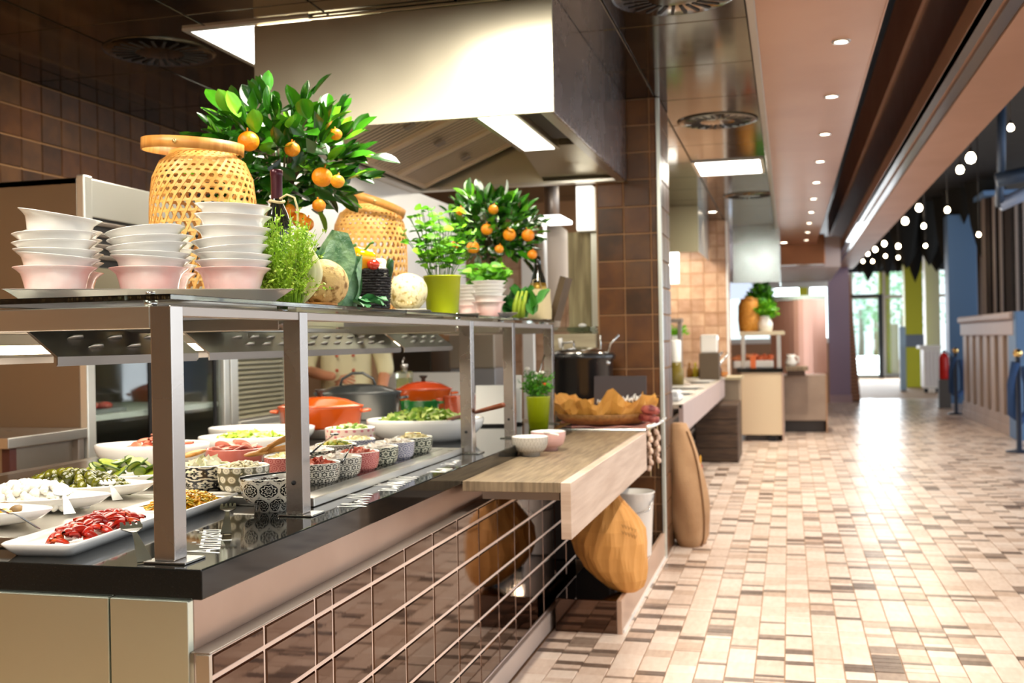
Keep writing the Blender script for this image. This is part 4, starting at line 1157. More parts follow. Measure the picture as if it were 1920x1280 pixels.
for i, (px, py, r, m, nm, lb) in enumerate(((8, 966, .020, pm, 'potato', 'small yellow roast potato at the tip of the nearest platter'), (-22, 958, .021, pm, 'potato', 'small yellow roast potato lying farther in on the nearest platter'), (34, 957, .018, mm, 'mushroom', 'brown roasted mushroom beside the potatoes'), (8, 950, .016, mm, 'mushroom', 'smaller brown mushroom behind the fork'))):
    p = P3(px, py, WT + .022); o = tag(MB().ball((0, 0, 0), (r, r * 1.15, r * .8), 16, 10, wob=lambda q: 1 + .06 * math.sin(9 * q.x + 5 * q.y)).build(nm, m, None, p, (0, 0, rnd(0, 3))), lb, 'vegetable')
# ---- round serving bowls
def rbowl(name, label, pos, R, H, mat, foot=.55, inner=white_cer, sx=1.0, sy=1.0, group=None, cat='bowl', handle=None, fh=.0, rz=YAW):
    t = thing(name, label, cat, pos, rz, group)
    f = R * foot
    pr = [(0, .002), (f - .003, .002), (f - .002, 0), (f + .002, 0), (f + .003, fh + .004)] + [(f + .003 + (R - f - .003) * math.sin(PI / 2 * i / 8) ** .72, fh + .004 + (H - fh - .004) * (1 - math.cos(PI / 2 * i / 8)) ** 1.0) for i in range(1, 9)]
    th = .0045
    MB().lathe(pr, 44, sx=sx, sy=sy).build('bowl_body', mat, t)
    inn = [(R, H), (R - th * .5, H + .0015), (R - th, H)] + [((R - th) * math.cos(PI / 2 * i / 7) ** .55 if i < 7 else 0, H - (H - fh - .012) * math.sin(PI / 2 * i / 7)) for i in range(1, 8)]
    MB().lathe(inn, 44, sx=sx, sy=sy).build('bowl_inside', inner, t)
    return t
dam = pattern_mat('damask_print', 'damask', '#e6dfcd', (.012, .012, .012), 9, .040)
dotp = pattern_mat('dot_print', 'dots', '#e5dfca', '#6b6650', 14, .026)
bwp = pattern_mat('flower_print', 'lace', '#d8d2c0', (.02, .02, .025), 7, .034)
blackp = pattern_mat('black_lace_print', 'lace', (.02, .02, .02), '#c9c4b4', 18, .020)
pinkp = pattern_mat('pink_print', 'rings', '#c98078', '#a5504e', 16, .022)
bluep = pattern_mat('blue_print', 'rings', '#b9b6bd', '#6d6f86', 14, .026)
greenp = pattern_mat('grey_green_print', 'lace', '#bdbda8', (.03, .04, .03), 12, .026)
polka = pattern_mat('polka_print', 'polka', '#e4c9b8', '#c9727a', 20, .022)
pinkin = M('pink_glaze', '#c46a5c', .15, coat=.4)
DB = Vector((-1.338, 2.572, CT))
rbowl('patterned_bowl', 'black and white damask footed bowl beside the second post', DB, .079, .088, dam, .50, fh=.016)
bk = M('black_food', (.012, .010, .010), .2, coat=.4)
heap('black_grapes', 'dark shiny filling of the damask bowl', DB + Vector((0, 0, .062)), .066, .066, .016, 46, [bk, M('dark_food', (.03, .02, .02), .25)], 'ball', .010)
t = thing('spoon', 'black spoon lying across the damask bowl', 'spoon', DB + Vector((-.02, -.03, .088)))
MB().tube([(-.035, -.03, .004), (0, -.01, .008), (.045, .012, .012), (.085, .03, .015)], [.009, .006, .004, .005], 8, flat=.5).build('spoon_body', M('black_plastic', (.01, .01, .01), .15), t)
rbowl('patterned_bowl', 'grey bowl with cream dot pattern behind the damask bowl', (-1.505, 2.735, WT), .073, .072, dotp, .72)
heap('shredded_salad', 'pale shredded salad filling the dotted bowl', Vector((-1.505, 2.735, WT + .056)), .066, .066, .024, 130, [M('pale_shreds', '#eadfb8', .5), M('pale_shreds_b', '#f2ead2', .5)], 'strip', .012)
rbowl('patterned_bowl', 'black and cream flowered bowl right of the end post', (-1.640, 2.765, WT), .070, .070, bwp, .72)
heap('sliced_salad', 'pale sliced salad filling the flowered bowl', Vector((-1.640, 2.765, WT + .056)), .062, .062, .028, 50, [M('cream_slices', '#eee6cc', .45), M('cream_slices_b', '#d9d8b0', .45)], 'flake', .020)
rbowl('pink_bowl', 'wide pink bowl filled with pale pink slices', (-1.775, 3.17, WT), .094, .075, pinkin, .72, pinkin)
psm = M('pink_slice', '#e0a08e', .3, coat=.3)
PS = [MB().lathe([(0, .002), (.030, .003), (.032, .0015), (.030, 0), (0, 0)], 20).mesh('pink_slice', psm)]
for p in place_heap(16, (-1.775, 3.17, WT + .066), .066, .066, .016, 3):
    tag(link('pink_slice', PS[0], None, p, (rnd(-.9, .3), rnd(-.6, .6), 0)), 'pale pink round slice fanned out in the wide pink bowl', 'food', 'pink slices in the bowl')
rowm = [('black and white lace bowl, first of the row behind the second post', blackp, 'red'), ('black lace bowl with white filling, second of the row', blackp, 'white'), ('dusky pink printed bowl, third of the row', pinkp, 'red'),
        ('grey-green lace bowl, fourth of the row', greenp, 'white'), ('blue-grey ringed bowl, fifth of the row', bluep, 'white'), ('dark green-grey bowl with a brass spoon, last of the row', greenp, 'cream')]
fills = {'red': [M('red_filling', '#b8462c', .35, coat=.2), M('red_filling_b', '#d98068', .35)], 'white': [M('white_filling', '#eadfd0', .45), M('white_filling_b', '#f4ece2', .45)],
         'cream': [M('cream_filling', '#e3d49a', .45), M('cream_filling_b', '#efe6bd', .45)], 'green': [M('pea_filling', '#a99a24', .35), M('pea_filling_b', '#7f8a20', .35)]}
ry = [2.93, 3.085, 3.245, 3.41, 3.585, 3.77]
for k, (lb, m, fl) in enumerate(rowm):
    p = Vector((-1.372 + .004 * (k % 2), ry[k], WT))
    rbowl('patterned_bowl', lb, p, .072, .060, m, .74)
    heap(fl + '_salad', fl + ' filling of the ' + lb.split(',')[0] + ', ' + ('first', 'second', 'third', 'fourth', 'fifth', 'last')[k] + ' of the row', p + Vector((0, 0, .046)), .064, .064, .020, 70, fills[fl], 'flake', .013)
for k, (x, y, m, fl, lb) in enumerate(((-1.525, 3.05, pinkp, 'cream', 'pink printed bowl in the second row with cream filling'), (-1.53, 3.24, greenp, 'white', 'grey-green bowl in the second row with white filling'), (-1.535, 3.44, blackp, 'green', 'black lace bowl of chickpeas and peas in the second row'), (-1.54, 3.63, bluep, 'cream', 'blue-grey bowl in the second row with cream filling'))):
    p = Vector((x, y, WT)); rbowl('patterned_bowl', lb, p, .072, .064, m, .74)
    heap(fl + '_salad', fl + ' filling of the ' + lb.split(' with')[0].split(' of')[0], p + Vector((0, 0, .049)), .064, .064, .022, 60, fills[fl], 'ball' if fl == 'green' else 'flake', .009 if fl == 'green' else .013)
PB = Vector((-1.665, 3.87, WT))
rbowl('polka_bowl', 'wide cream bowl with pink polka dots behind the bowl rows', PB, .098, .085, polka, .72)
heap('mixed_salad', 'pale green salad filling the polka dot bowl', PB + Vector((0, 0, .068)), .088, .088, .025, 90, [fills['cream'][1], M('herb_green', '#7fa83a', .4)], 'flake', .016)
def spoon(name, label, p0, p1, mat, bowl=.026, r=.006, group=None):
    p0, p1 = Vector(p0), Vector(p1); t = thing(name, label, 'spoon', p0, group=group); d = (p1 - p0); L = d.length; u = d.normalized()
    MB().tube([u * bowl, u * L * .5 + Vector((0, 0, .002)), u * L], [r * .8, r * .8, r], 8).build('handle', mat, t)
    side = u.cross(Vector((0, 0, 1))).normalized(); up = side.cross(u)
    R = Matrix(((u.x, side.x, up.x), (u.y, side.y, up.y), (u.z, side.z, up.z)))
    MB().ball((0, 0, 0), (bowl * 1.35, bowl * .9, bowl * .28), 16, 8, R=R).build('spoon_bowl', mat, t); return t
brass = M('brass', (.8, .6, .25), .3, 1.0)
spoon('spoon', 'brass spoon sticking out of the last patterned bowl', (-1.39, 3.78, WT + .072), P3(788, 812, WT + .125), brass, .016, .003)
spoon('spoon', 'dark spoon resting in the pink printed bowl of the row', (-1.37, 3.20, WT + .085), P3(642, 866, WT + .10), M('black_plastic', 0), .014, .003)
spoon('spoon', 'black spoon with dark head lying in the chickpeas', (-1.53, 3.42, WT + .10), P3(583, 850, WT + .10), M('black_plastic', 0), .018, .003)
# ---- big white bowls
SB = P3(262, 884, WT) + Vector((-.03, .12, 0))

def oval_bowl(label, pos, a, b, H, mat=white_cer, foot=.6, name='salad_bowl'):
    t = thing(name, label, 'bowl', pos, YAW, 'large white salad bowls')
    pr = [(0, .002), (foot, 0), (foot + .03, .004)] + [(foot + .03 + (.97 - foot) * math.sin(PI / 2 * i / 8), .004 + (H - .004) * (1 - math.cos(PI / 2 * i / 8)) ** .8) for i in range(1, 9)]
    inn = [(.985, H + .003), (.96, H)] + [(.96 * math.cos(PI / 2 * i / 7) ** .5 if i < 7 else 0, H - (H - .012) * math.sin(PI / 2 * i / 7)) for i in range(1, 8)]
    MB().lathe(pr + inn, 52, sx=a, sy=b).build('bowl_body', mat, t); return t
oval_bowl('large white oval bowl of pink salmon behind the end post', SB, .195, .125, .080)
sm = [M('salmon_flesh', '#d8603c', .35, col2='#ef9a7e', nscale=9, stretch=(1, 6, 1), coat=.2), M('salmon_pale', '#e6a088', .35, col2='#d96a48', nscale=9, stretch=(1, 6, 1))]
SLM = [curl_piece(m, .035, .017, .008, .02) for m in sm]
copies(SLM, 'salmon_slice', 'folded pink salmon slice in the large oval bowl', 'salmon', 'salmon slices in the oval bowl', place_heap(24, SB + Vector((.02, .01, .055)), .115, .07, .045, 4), .5)
spoon('wooden_spoon', 'wooden spoon lying on the rim of the salmon bowl', P3(362, 850, WT + .10), P3(318, 862, WT + .085), wood_brown, .030, .007)
LB = P3(455, 868, WT) + Vector((-.03, .11, 0))
oval_bowl('large white oval bowl of shredded lettuce between the first two posts', LB, .185, .125, .085)
lett = [M('lettuce_%d' % i, c, .4) for i, c in enumerate(('#a9c234', '#c4d65c', '#8fb02a', '#dbe49a'))]
heap('lettuce', 'shredded green lettuce in the large oval bowl', LB + Vector((0, 0, .060)), .150, .10, .035, 260, lett, 'flake', .018, YAW)
spoon('wooden_spoon', 'upper wooden salad server across the lettuce bowl', P3(488, 846, WT + .12), P3(545, 818, WT + .16), wood_brown, .024, .009)
spoon('wooden_spoon', 'lower wooden salad server across the lettuce bowl', P3(480, 850, WT + .115), P3(548, 838, WT + .125), wood_brown, .026, .010)
oval_bowl('broad shallow white platter behind the lettuce bowl', P3(470, 838, CT) + Vector((-.02, .14, 0)), .235, .14, .075, foot=.7)
WB = Vector((-1.575, 4.50, CT))
oval_bowl('wide white bowl of green salad beside the third post', WB, .262, .175, .098)
sal = [M('salad_%d' % i, c, .4) for i, c in enumerate(('#7f9f2a', '#a5bb4c', '#5f8520', '#c1cc7a'))]
heap('green_salad', 'loose green salad leaves in the wide white bowl', WB + Vector((0, 0, .072)), .215, .14, .060, 300, sal, 'flake', .026, YAW)
spoon('wooden_spoon', 'dark wooden spoon handle leaning out of the green salad', WB + Vector((.10, -.02, .09)), P3(943, 759, CT + .20), M('red_wood', '#6b3314', .45), .030, .010)
# ---- covered pots
enam_o = M('orange_enamel', '#c24a10', .14, coat=.6, col2='#cf5a1a', nscale=2); enam_g = M('grey_enamel', (.032, .036, .036), .16, coat=.5); enam_gr = M('green_enamel', '#0f6b28', .14, coat=.6); enam_r = M('rust_enamel', '#a8401c', .16, coat=.5)
def cocotte(name, label, pos, a, b, H, mat, lid=True, lidmat=None, knob='knob', loops=True):
    t = thing(name, label, 'pot', pos, YAW)
    MB().lathe([(0, 0), (.90, 0), (.955, .008), (1.0, H - .008), (1.02, H - .004), (1.02, H), (.95, H), (.93, H - .02), (.86, .012), (0, .010)], 48, sx=a, sy=b).build('pot_body', mat, t)
    if loops:
        for s in (-1, 1):
            MB().tube([(s * a * .985, -.045, H * .80), (s * (a + .028), -.035, H * .82), (s * (a + .036), 0, H * .82), (s * (a + .028), .035, H * .82), (s * a * .985, .045, H * .80)], .009, 8, flat=.8).build('loop_handle', mat, t)
    if lid:
        l = MB().lathe([(0, H + .05), (.30, H + .047), (.62, H + .036), (.93, H + .012), (1.04, H + .007), (1.04, H + .001), (0, H + .001)], 48, sx=a, sy=b).build('lid', lidmat or mat, t)
        if knob == 'knob': MB().lathe([(0, H + .085), (.024, H + .084), (.026, H + .079), (.011, H + .062), (.013, H + .048), (0, H + .047)], 20).build('knob', M('dark_knob', (.03, .018, .012), .3), l)
        else: MB().tube([(-a * .42, 0, H + .036), (-a * .36, 0, H + .075), (-a * .12, 0, H + .104), (a * .12, 0, H + .104), (a * .36, 0, H + .075), (a * .42, 0, H + .036)], .0075, 8).build('arc_handle', enam_g, l)
    return t
oc1 = P3(592, 806, HP) + Vector((-.03, .12, 0))
cocotte('casserole', 'orange enamel casserole with black knob behind the second post', oc1, .195, .125, .098, enam_o)
gc = P3(662, 789, HP) + Vector((-.03, .14, 0))
cocotte('roaster', 'large dark grey oval roaster with arched lid handle', gc, .222, .15, .135, enam_g, knob='arc')
gr = P3(786, 771, HP) + Vector((-.02, .06, 0))
cocotte('gratin_dish', 'shallow green enamel dish behind the green salad', gr, .115, .075, .060, enam_gr, lid=False)
o2 = P3(796, 770, HP) + Vector((-.06, .16, 0))
cocotte('casserole', 'orange enamel casserole with flat red lid and dark knob near the oil bottle', o2, .165, .10, .115, enam_o, lidmat=M('red_orange_enamel', '#c84a22', .14, coat=.6))
r2 = P3(868, 776, HP) + Vector((-.02, .09, 0))
cocotte('sauce_pot', 'open rust red sauce pot left of the white menu boards', r2, .115, .095, .095, enam_r, lid=False)
ob_ = on_ray(757, 6.70, HP)
t = thing('oil_bottle', 'square glass oil bottle with clip stopper, half full of green oil', 'bottle', (ob_.x, ob_.y, HP))
MB().bbox(-.045, .045, -.045, .045, 0, .215, .012).build('glass_body', M('bottle_glass', (.85, .9, .7), .05, trans=.9), t)
MB().bbox(-.041, .041, -.041, .041, .004, .175, .010).build('oil', M('olive_oil', '#7f7a06', .1), t)
MB().lathe([(.018, .21), (.018, .235), (.024, .24), (.022, .262), (0, .264)], 20).tube([(0, -.024, .225), (0, -.03, .25), (0, -.02, .285), (0, .0, .305), (0, .02, .285)], .003, 6).build('clip_stopper', chrome, t)
# ---- white menu boards leaning behind the last posts
for (px0, px1, y, ttl, lb, hgt, lean) in ((892, 952, 5.30, '', 'white menu board propped between the third and fourth post', .215, -.25), (945, 978, 5.42, '', 'white menu board beside the lime flower pot', .26, -.15)):
    a = at(px0, 800, y=y); b = at(px1, 800, y=y); t = thing('menu_board', lb, 'sign', ((a.x + b.x) / 2, y, CT), .15)
    w = (b.x - a.x) / 2
    mb = MB(); mb.X = Matrix.Rotation(lean, 4, 'X'); mb.bbox(-w, w, -.006, .006, .006, hgt, .003); mb.build('board', white_paint, t)
    MB().bbox(-w, w, -.02, .08, 0, .012, .003).build('foot', black_matte, t)
fpz = on_ray(1007, 5.32, CT)
t = thing('flower_pot', 'lime pot with green stems, white blossoms and an orange flower beside the last post', 'plant', fpz)
MB().lathe([(0, 0), (.048, 0), (.060, .155), (.062, .16), (.056, .16), (.05, .02), (0, .02)], 32).build('pot', M('olive_lime_pot', '#8f9a08', .35), t)
herb(t, 'foliage', 80, .045, .17, .06, .022, .010, [M('dark_herb', '#3f7a1c', .45), mint[2]], .2, 8).location = (0, 0, .14)
for k in range(9):
    p = (rnd(-.05, .05), rnd(-.06, .0), rnd(.16, .30)); MB().ball((0, 0, 0), (.011, .011, .008), 8, 6).build('blossom', M('white_petal', '#e9e4d6', .5) if k > 1 else M('orange_petal', '#dd5a20', .5), t, p)
spoon('spoon', 'slim steel spoon sticking up out of the flower pot', fpz + Vector((0, 0, .25)), at(1021, 665, y=5.3), chrome, .012, .004)
# ================================================================= ON AND UNDER THE OAK LEDGE
LZ = .85
lacep = pattern_mat('pale_lace_print', 'lace', '#cfc6b8', '#9c968c', 30, .016)
p = at(995, 858, z=LZ) + Vector((-.02, .075, 0))
rbowl('patterned_bowl', 'pale lace patterned bowl at the near end of the oak ledge', p, .078, .082, lacep, .5, fh=.014)
p2 = p + Vector((.03, .22, 0))
rbowl('patterned_bowl', 'pale pink bowl with a white spoon behind the lace bowl on the ledge', p2, .078, .085, M('soft_pink_glaze', '#d3a59b', .2, coat=.3), .5, fh=.014)
spoon('spoon', 'white spoon lying in the pale pink bowl on the ledge', p2 + Vector((-.02, -.02, .08)), at(1046, 815, z=LZ + .105), white_cer, .018, .005)
# tray with rail, checked cloth, paper-lined basket
bc = Vector((-1.005, 5.86, LZ))
tm = M('chrome_tray', (.75, .75, .73), .18, 1.0)
t = thing('rail_tray', 'chrome tray with a rail at the far end of the oak ledge', 'tray', (0, 0, 0))
MB().bbox(-1.34, -.74, 5.60, 6.18, LZ, LZ + .012, .003).build('tray_body', tm, t)
MB().tube([(-.735, 5.62, LZ + .02), (-.70, 5.66, LZ + .03), (-.69, 5.9, LZ + .03), (-.70, 6.14, LZ + .03), (-.735, 6.17, LZ + .02)], .011, 10).build('rail', M('rail_white_chrome', (.85, .88, .85), .2, .6), t)
t = thing('checked_cloth', 'red and white checked cloth under the paper-lined basket', 'cloth', (bc.x, bc.y, LZ + .012))
vs = []; fs = []; n = 26
for i in range(n + 1):
    for j in range(n + 1):
        x, y = (i / n - .5) * .56, (j / n - .5) * .52
        vs.append((x, y, .003 + .006 * (1 + math.sin(31 * x + 12 * y)) * (1 + max(0, abs(x) * 3 - .5)) * .6))
for i in range(n):
    for j in range(n): fs.append((i * (n + 1) + j, (i + 1) * (n + 1) + j, (i + 1) * (n + 1) + j + 1, i * (n + 1) + j + 1))
o = MB().add(vs, fs, True).build('cloth', pattern_mat('red_check', 'check', '#d8c3b4', '#b5202a', 8, .03, .8), t)
t = thing('bread_basket', 'wide brown basket lined with crumpled baking paper', 'basket', (bc.x, bc.y, LZ + .027), YAW)
MB().lathe([(0, .0), (.20, 0), (.235, .025), (.255, .055), (.248, .057), (.228, .03), (.19, .008), (0, .008)], 48, sx=1.06, sy=.9, wob=lambda a, j: 1 + .012 * math.sin(40 * a + j * 3)).build('wicker_body', M('brown_wicker', '#7a5224', .6, col2='#9a6c34', nscale=40, bump=.8, bscale=70), t)
pap = M('baking_paper', '#c98f3e', .6, col2='#dda653', nscale=4, bump=.5, bscale=18)
rg = random.Random(5)
NA = 64; prof = [(.10, .012), (.19, .022), (.235, .055), (.255, .09), (.275, .13)]
peak = {}
vs = []; fs = []
hs = [.82 + .42 * rg.random() for _ in range(22)]
def jag(a):
    q = a / (2 * PI) * 22; i = int(q) % 22; f = q - int(q); return hs[i] * (1 - f) + hs[(i + 1) % 22] * f
for i in range(NA):
    a = 2 * PI * i / NA; jg = jag(a)
    spike = 1.35 * math.exp(-((a - 4.80) / .16) ** 2)
    for j, (r, z) in enumerate(prof):
        k = j / 4; rr = r * (1 + .07 * math.sin(11 * a + j * 1.3) * k + .04 * math.sin(23 * a) * k)
        vs.append((rr * math.cos(a) * 1.06, rr * math.sin(a) * .9, z * (1 + (jg - 1) * k) + spike * .070 * k ** 2 + .012 * math.sin(17 * a + j) * k))
for i in range(NA):
    for j in range(4): fs.append((i * 5 + j, ((i + 1) % NA) * 5 + j, ((i + 1) % NA) * 5 + j + 1, i * 5 + j + 1))
fs.append(tuple(i * 5 for i in range(NA)))
MB().add(vs, fs, False).build('paper_lining', pap, t)
salm = M('salami_skin', '#5c1a20', .45, col2='#a8584e', nscale=30)
q = at(1217, 786, y=5.72)
for k, (dx, dz, ln, lb) in enumerate(((0, .0, .14, 'dark red cured sausage poking out on the right of the baking paper'), (.01, .045, .11, 'upper dark red cured sausage beside the baking paper'))):
    t = thing('sausage', lb, 'sausage', (q.x + dx, q.y - .02 * k, LZ + .055 + dz), rot=(0, .1, -.6 + .3 * k))
    MB().tube([(-ln / 2, 0, 0), (-ln / 2 + .015, 0, .004), (0, 0, .010), (ln / 2 - .015, 0, .004), (ln / 2, 0, -.002)], [.006, .022, .025, .021, .006], 14).build('sausage_body', salm, t)
# soup kettle
kc = Vector((-1.20, 6.29, LZ))
t = thing('soup_kettle', 'black round soup kettle with chrome lid halves and ladles', 'soup kettle', kc)
bkk = M('kettle_black', (.012, .012, .013), .28, coat=.3)
MB().lathe([(0, 0), (.165, 0), (.170, .01), (.172, .12), (.178, .135), (.180, .36), (.195, .372), (.198, .395), (.186, .408), (0, .408)], 48).build('kettle_body', bkk, t)
MB().lathe([(.178, .409), (.168, .425), (.06, .445), (0, .448)], 40).build('lid', M('lid_steel', (.75, .73, .70), .15, 1.0), t)
MB().tube([(-.10, -.09, .43), (-.10, -.10, .47), (-.03, -.12, .475), (-.03, -.11, .44)], .008, 8).build('lid_handle', chrome, t)
MB().tube([(-.12, -.05, .44), (-.125, -.05, .50)], [.011, .014], 10).build('lid_knob', white_cer, t)
for k, (dx, tilt) in enumerate(((.07, .0), (.10, .5))):
    x = .05 + dx; l = thing('ladle', ('steel ladle standing upright in the soup kettle', 'steel ladle slanting out of the soup kettle')[k], 'ladle', kc + Vector((x, -.06, .40)))
    MB().tube([(0, 0, -.05), (tilt * .06, 0, .06), (tilt * .16, 0, .115)], [.005, .006, .008], 8).build('handle', chrome, l)
    MB().ball((0, 0, -.05), (.03, .03, .02), 12, 6).build('scoop', chrome, l)
# slate sign with white handwriting
c0, c1 = at(1113, 712, y=6.05), at(1211, 708, y=6.05)
t = thing('chalk_sign', 'dark slate sign with white handwriting leaning behind the bread basket', 'sign', ((c0.x + c1.x) / 2, 6.035, LZ + .0125), 0)
w = (c1.x - c0.x) / 2; hh = c0.z - LZ
mb = MB(); mb.X = Matrix.Rotation(-.12, 4, 'X'); mb.bbox(-w, w, 0, .012, 0, hh + .01, .002); mb.build('board', M('slate_board', '#3a3234', .6), t)
mb = MB(); mb.X = Matrix.Rotation(-.12, 4, 'X'); pts = []
for k in range(90):
    s = k / 89; pts.append((-w * .85 + w * 1.75 * s, -.002, hh * .43 + hh * .12 * s + .020 * math.sin(k * .9) * (.6 + .4 * math.sin(k * .37)) + .012 * math.sin(k * 2.3)))
mb.tube(pts, .0065, 5); mb.build('lettering', letter_white, t)
MB().bbox(-w * .6, w * .6, .0, .03, 0, .006, .002).build('foot', black_matte, t)
# oak panel, steel stile and lit box behind the kettle
y0 = 6.62
a, b = at(1064, 436, y=y0), at(1110, 612, y=y0)
t = thing('oak_panel', 'tall weathered grey oak panel standing left of the brown tiled pillar', 'panel', (0, 0, 0))
MB().bbox(a.x, b.x + .005, y0, y0 + .03, LZ, a.z, .003).build('panel_board', M('weathered_oak', '#7b6f4e', .6, col2='#a89c74', nscale=3, stretch=(9, 9, .9), bump=.1), t)
MB().bbox(b.x + .006, -1.142, y0 - .03, y0 + .03, LZ, 2.295, .003).build('stile', M('pale_steel_stile', (.62, .62, .55), .35, .9), t)
MB().bbox(at(1002, 612, y=y0).x, -1.142, y0 - .20, y0 - .002, at(1060, 622, y=y0 - .2).z, at(1060, 613, y=y0 - .2).z, .002).build('glass_ledge', glass_shelf, t)
MB().bbox(at(1042, 650, y=y0).x, -1.145, y0 - .19, y0 - .01, LZ, at(1060, 626, y=y0 - .2).z, .003).build('lower_board', M('beige_oak', '#a3967a', .5, col2='#b8ab8c', nscale=3, stretch=(1, 1, 9)), t)
MB().ball((at(1092, 608, y=y0 - .12).x, y0 - .12, at(1092, 610, y=y0 - .12).z), (.026, .026, .014), 14, 8).build('white_knob', white_cer, t)
a, b = at(1080, 372, y=y0 - .05), at(1117, 432, y=y0 - .05)
t = thing('lit_box', 'glowing white rectangular lamp box under the hood corner beside the pillar', 'lamp', ((a.x + b.x) / 2, y0 - .05, b.z))
w = (b.x - a.x) / 2 - .008
MB().bbox(-w, w, -.05, .04, 0, 2.294 - b.z, .006).build('lamp_cover', M('lit_box_white', (1, 1, 1), .4, emit=(1, .98, .9), estr=1.1), t)
MB().bbox(-w - .004, w + .004, -.02, .045, -.006, 0, .001).build('bottom_rim', steel, t)
# dark slanted board and bottle by the shelf end
t = thing('menu_stand', 'dark slanted menu stand just past the far shelf end', 'sign', at(1040, 600, y=5.60))
v = at(1062, 520, y=5.60) - at(1040, 600, y=5.60); u = Vector(v).normalized(); sd = Vector((u.z, 0, -u.x)) * .016
base = Vector((0, 0, 0)); vs = []
for yy in (-.09, .09):
    for e in (base - sd, base + sd, v + sd, v - sd): vs.append(Vector(e) + Vector((0, yy, 0)))
MB().add(vs, [(0, 1, 2, 3), (7, 6, 5, 4), (0, 4, 5, 1), (1, 5, 6, 2), (2, 6, 7, 3), (3, 7, 4, 0)]).build('board', M('stand_brown', '#4a3b26', .5, col2='#6b5638', nscale=4), t)
MB().bbox(-.012, .012, -.03, .03, -(at(1040, 600, y=5.6).z - ST) if at(1040, 600, y=5.6).z > ST else -.004, 0, .001).build('foot', black_matte, t)
# brown paper bag on the plinth
bg = Vector((-.825, 4.97, .158))
t = thing('paper_bag', 'big brown paper bag twisted shut, standing under the oak ledge', 'bag', bg, .15)
pb = M('brown_paper', '#c58a44', .6, col2='#d99c52', nscale=3, bump=.25, bscale=9)
rg = random.Random(11); kk = [(rg.uniform(0, 6.28), rg.uniform(-1, 1), rg.uniform(.02, .05)) for _ in range(14)]
rings = [(.0, .07, .045), (.022, .062, .085), (.06, .045, .118), (.11, .022, .145), (.17, .006, .160), (.23, .0, .165), (.29, -.004, .156), (.34, -.008, .132), (.385, -.010, .098), (.42, -.012, .066), (.445, -.012, .048), (.465, -.012, .056), (.49, -.014, .070)]
vs = []; fs = []; NB = 56
for j, (z, cx, r) in enumerate(rings):
    for i in range(NB):
        a = 2 * PI * i / NB; q = 0
        for ph, zz, am in kk: q += am * 1.1 * max(0, math.cos(a - ph - 1.4 * (z - .2))) ** 9 * math.exp(-((z - .24 - .2 * zz) / .13) ** 2)
        q -= .06 * abs(math.sin(3.5 * a + 9 * z)) + .035 * abs(math.sin(8 * a - 13 * z))
        if j > 8: q += .16 * math.sin(6 * a) + .08 * math.sin(11 * a + 2)
        rr = r * (1.04 + q)
        vs.append((cx + rr * math.cos(a), rr * math.sin(a) * .82 - .25 * cx, z))
for j in range(len(rings) - 1):
    for i in range(NB): fs.append((j * NB + i, j * NB + (i + 1) % NB, (j + 1) * NB + (i + 1) % NB, (j + 1) * NB + i))
fs.append(tuple(reversed(range(NB))))
mb = MB().add(vs, fs, False)
mb.build('bag_body', pb, t)
lt = MB()
for k in range(2):
    for q in range(5): lt.tube([(.05 + q * .014, -.121 + q * .006, .33 - k * .03 - q * .006), (.055 + q * .014, -.124 + q * .006, .315 - k * .03 - q * .006), (.060 + q * .014, -.120 + q * .006, .328 - k * .03 - q * .006)], .0012, 4)
lt.build('dark_print', M('print_brown', '#6b4420', .7), t)
# white bucket and string of garlic hanging at the ledge's far end
t = thing('enamel_bucket', 'white enamel bucket behind the brown paper bag under the ledge', 'bucket', (-.835, 5.80, .157))
MB().lathe([(0, 0), (.085, 0), (.09, .01), (.108, .34), (.114, .345), (.114, .35), (.104, .35), (.09, .03), (0, .02)], 32).build('bucket_body', white_cer, t)
MB().tube([(-.11, 0, .33), (-.09, -.09, .26), (0, -.125, .235), (.09, -.09, .26), (.11, 0, .33)], .004, 8).build('wire_handle', chrome, t)
for s, (xx, yy, nb) in enumerate(((-.722, 5.63, 7), (-.695, 5.74, 6))):
    t = thing('garlic_string', ('string of pale garlic bulbs hanging from the chrome rail, closer to the oak ledge', 'string of pale garlic bulbs hanging from the chrome rail, closer to the pillar')[s], 'garlic', (xx, yy, LZ + .02))
    MB().tube([(0, 0, .0), (.002, 0, -.03 * nb - .05)], .003, 6).build('cord', raf, t)
    gb = MB().lathe([(0, -.018), (.010, -.015), (.014, -.004), (.011, .010), (.004, .020), (0, .026)], 14, wob=lambda a, j: 1 + .06 * math.cos(6 * a)).mesh('bulb', M('garlic_skin', '#dcc3ae', .5, col2='#c9a894', nscale=60))
    for k in range(nb): link('bulb', gb, t, ((.005 if k % 2 else -.005), .008 * math.sin(k * 2), -.035 - .030 * k), (rnd(-.5, .5), rnd(-.6, .6), rnd(0, 6)))
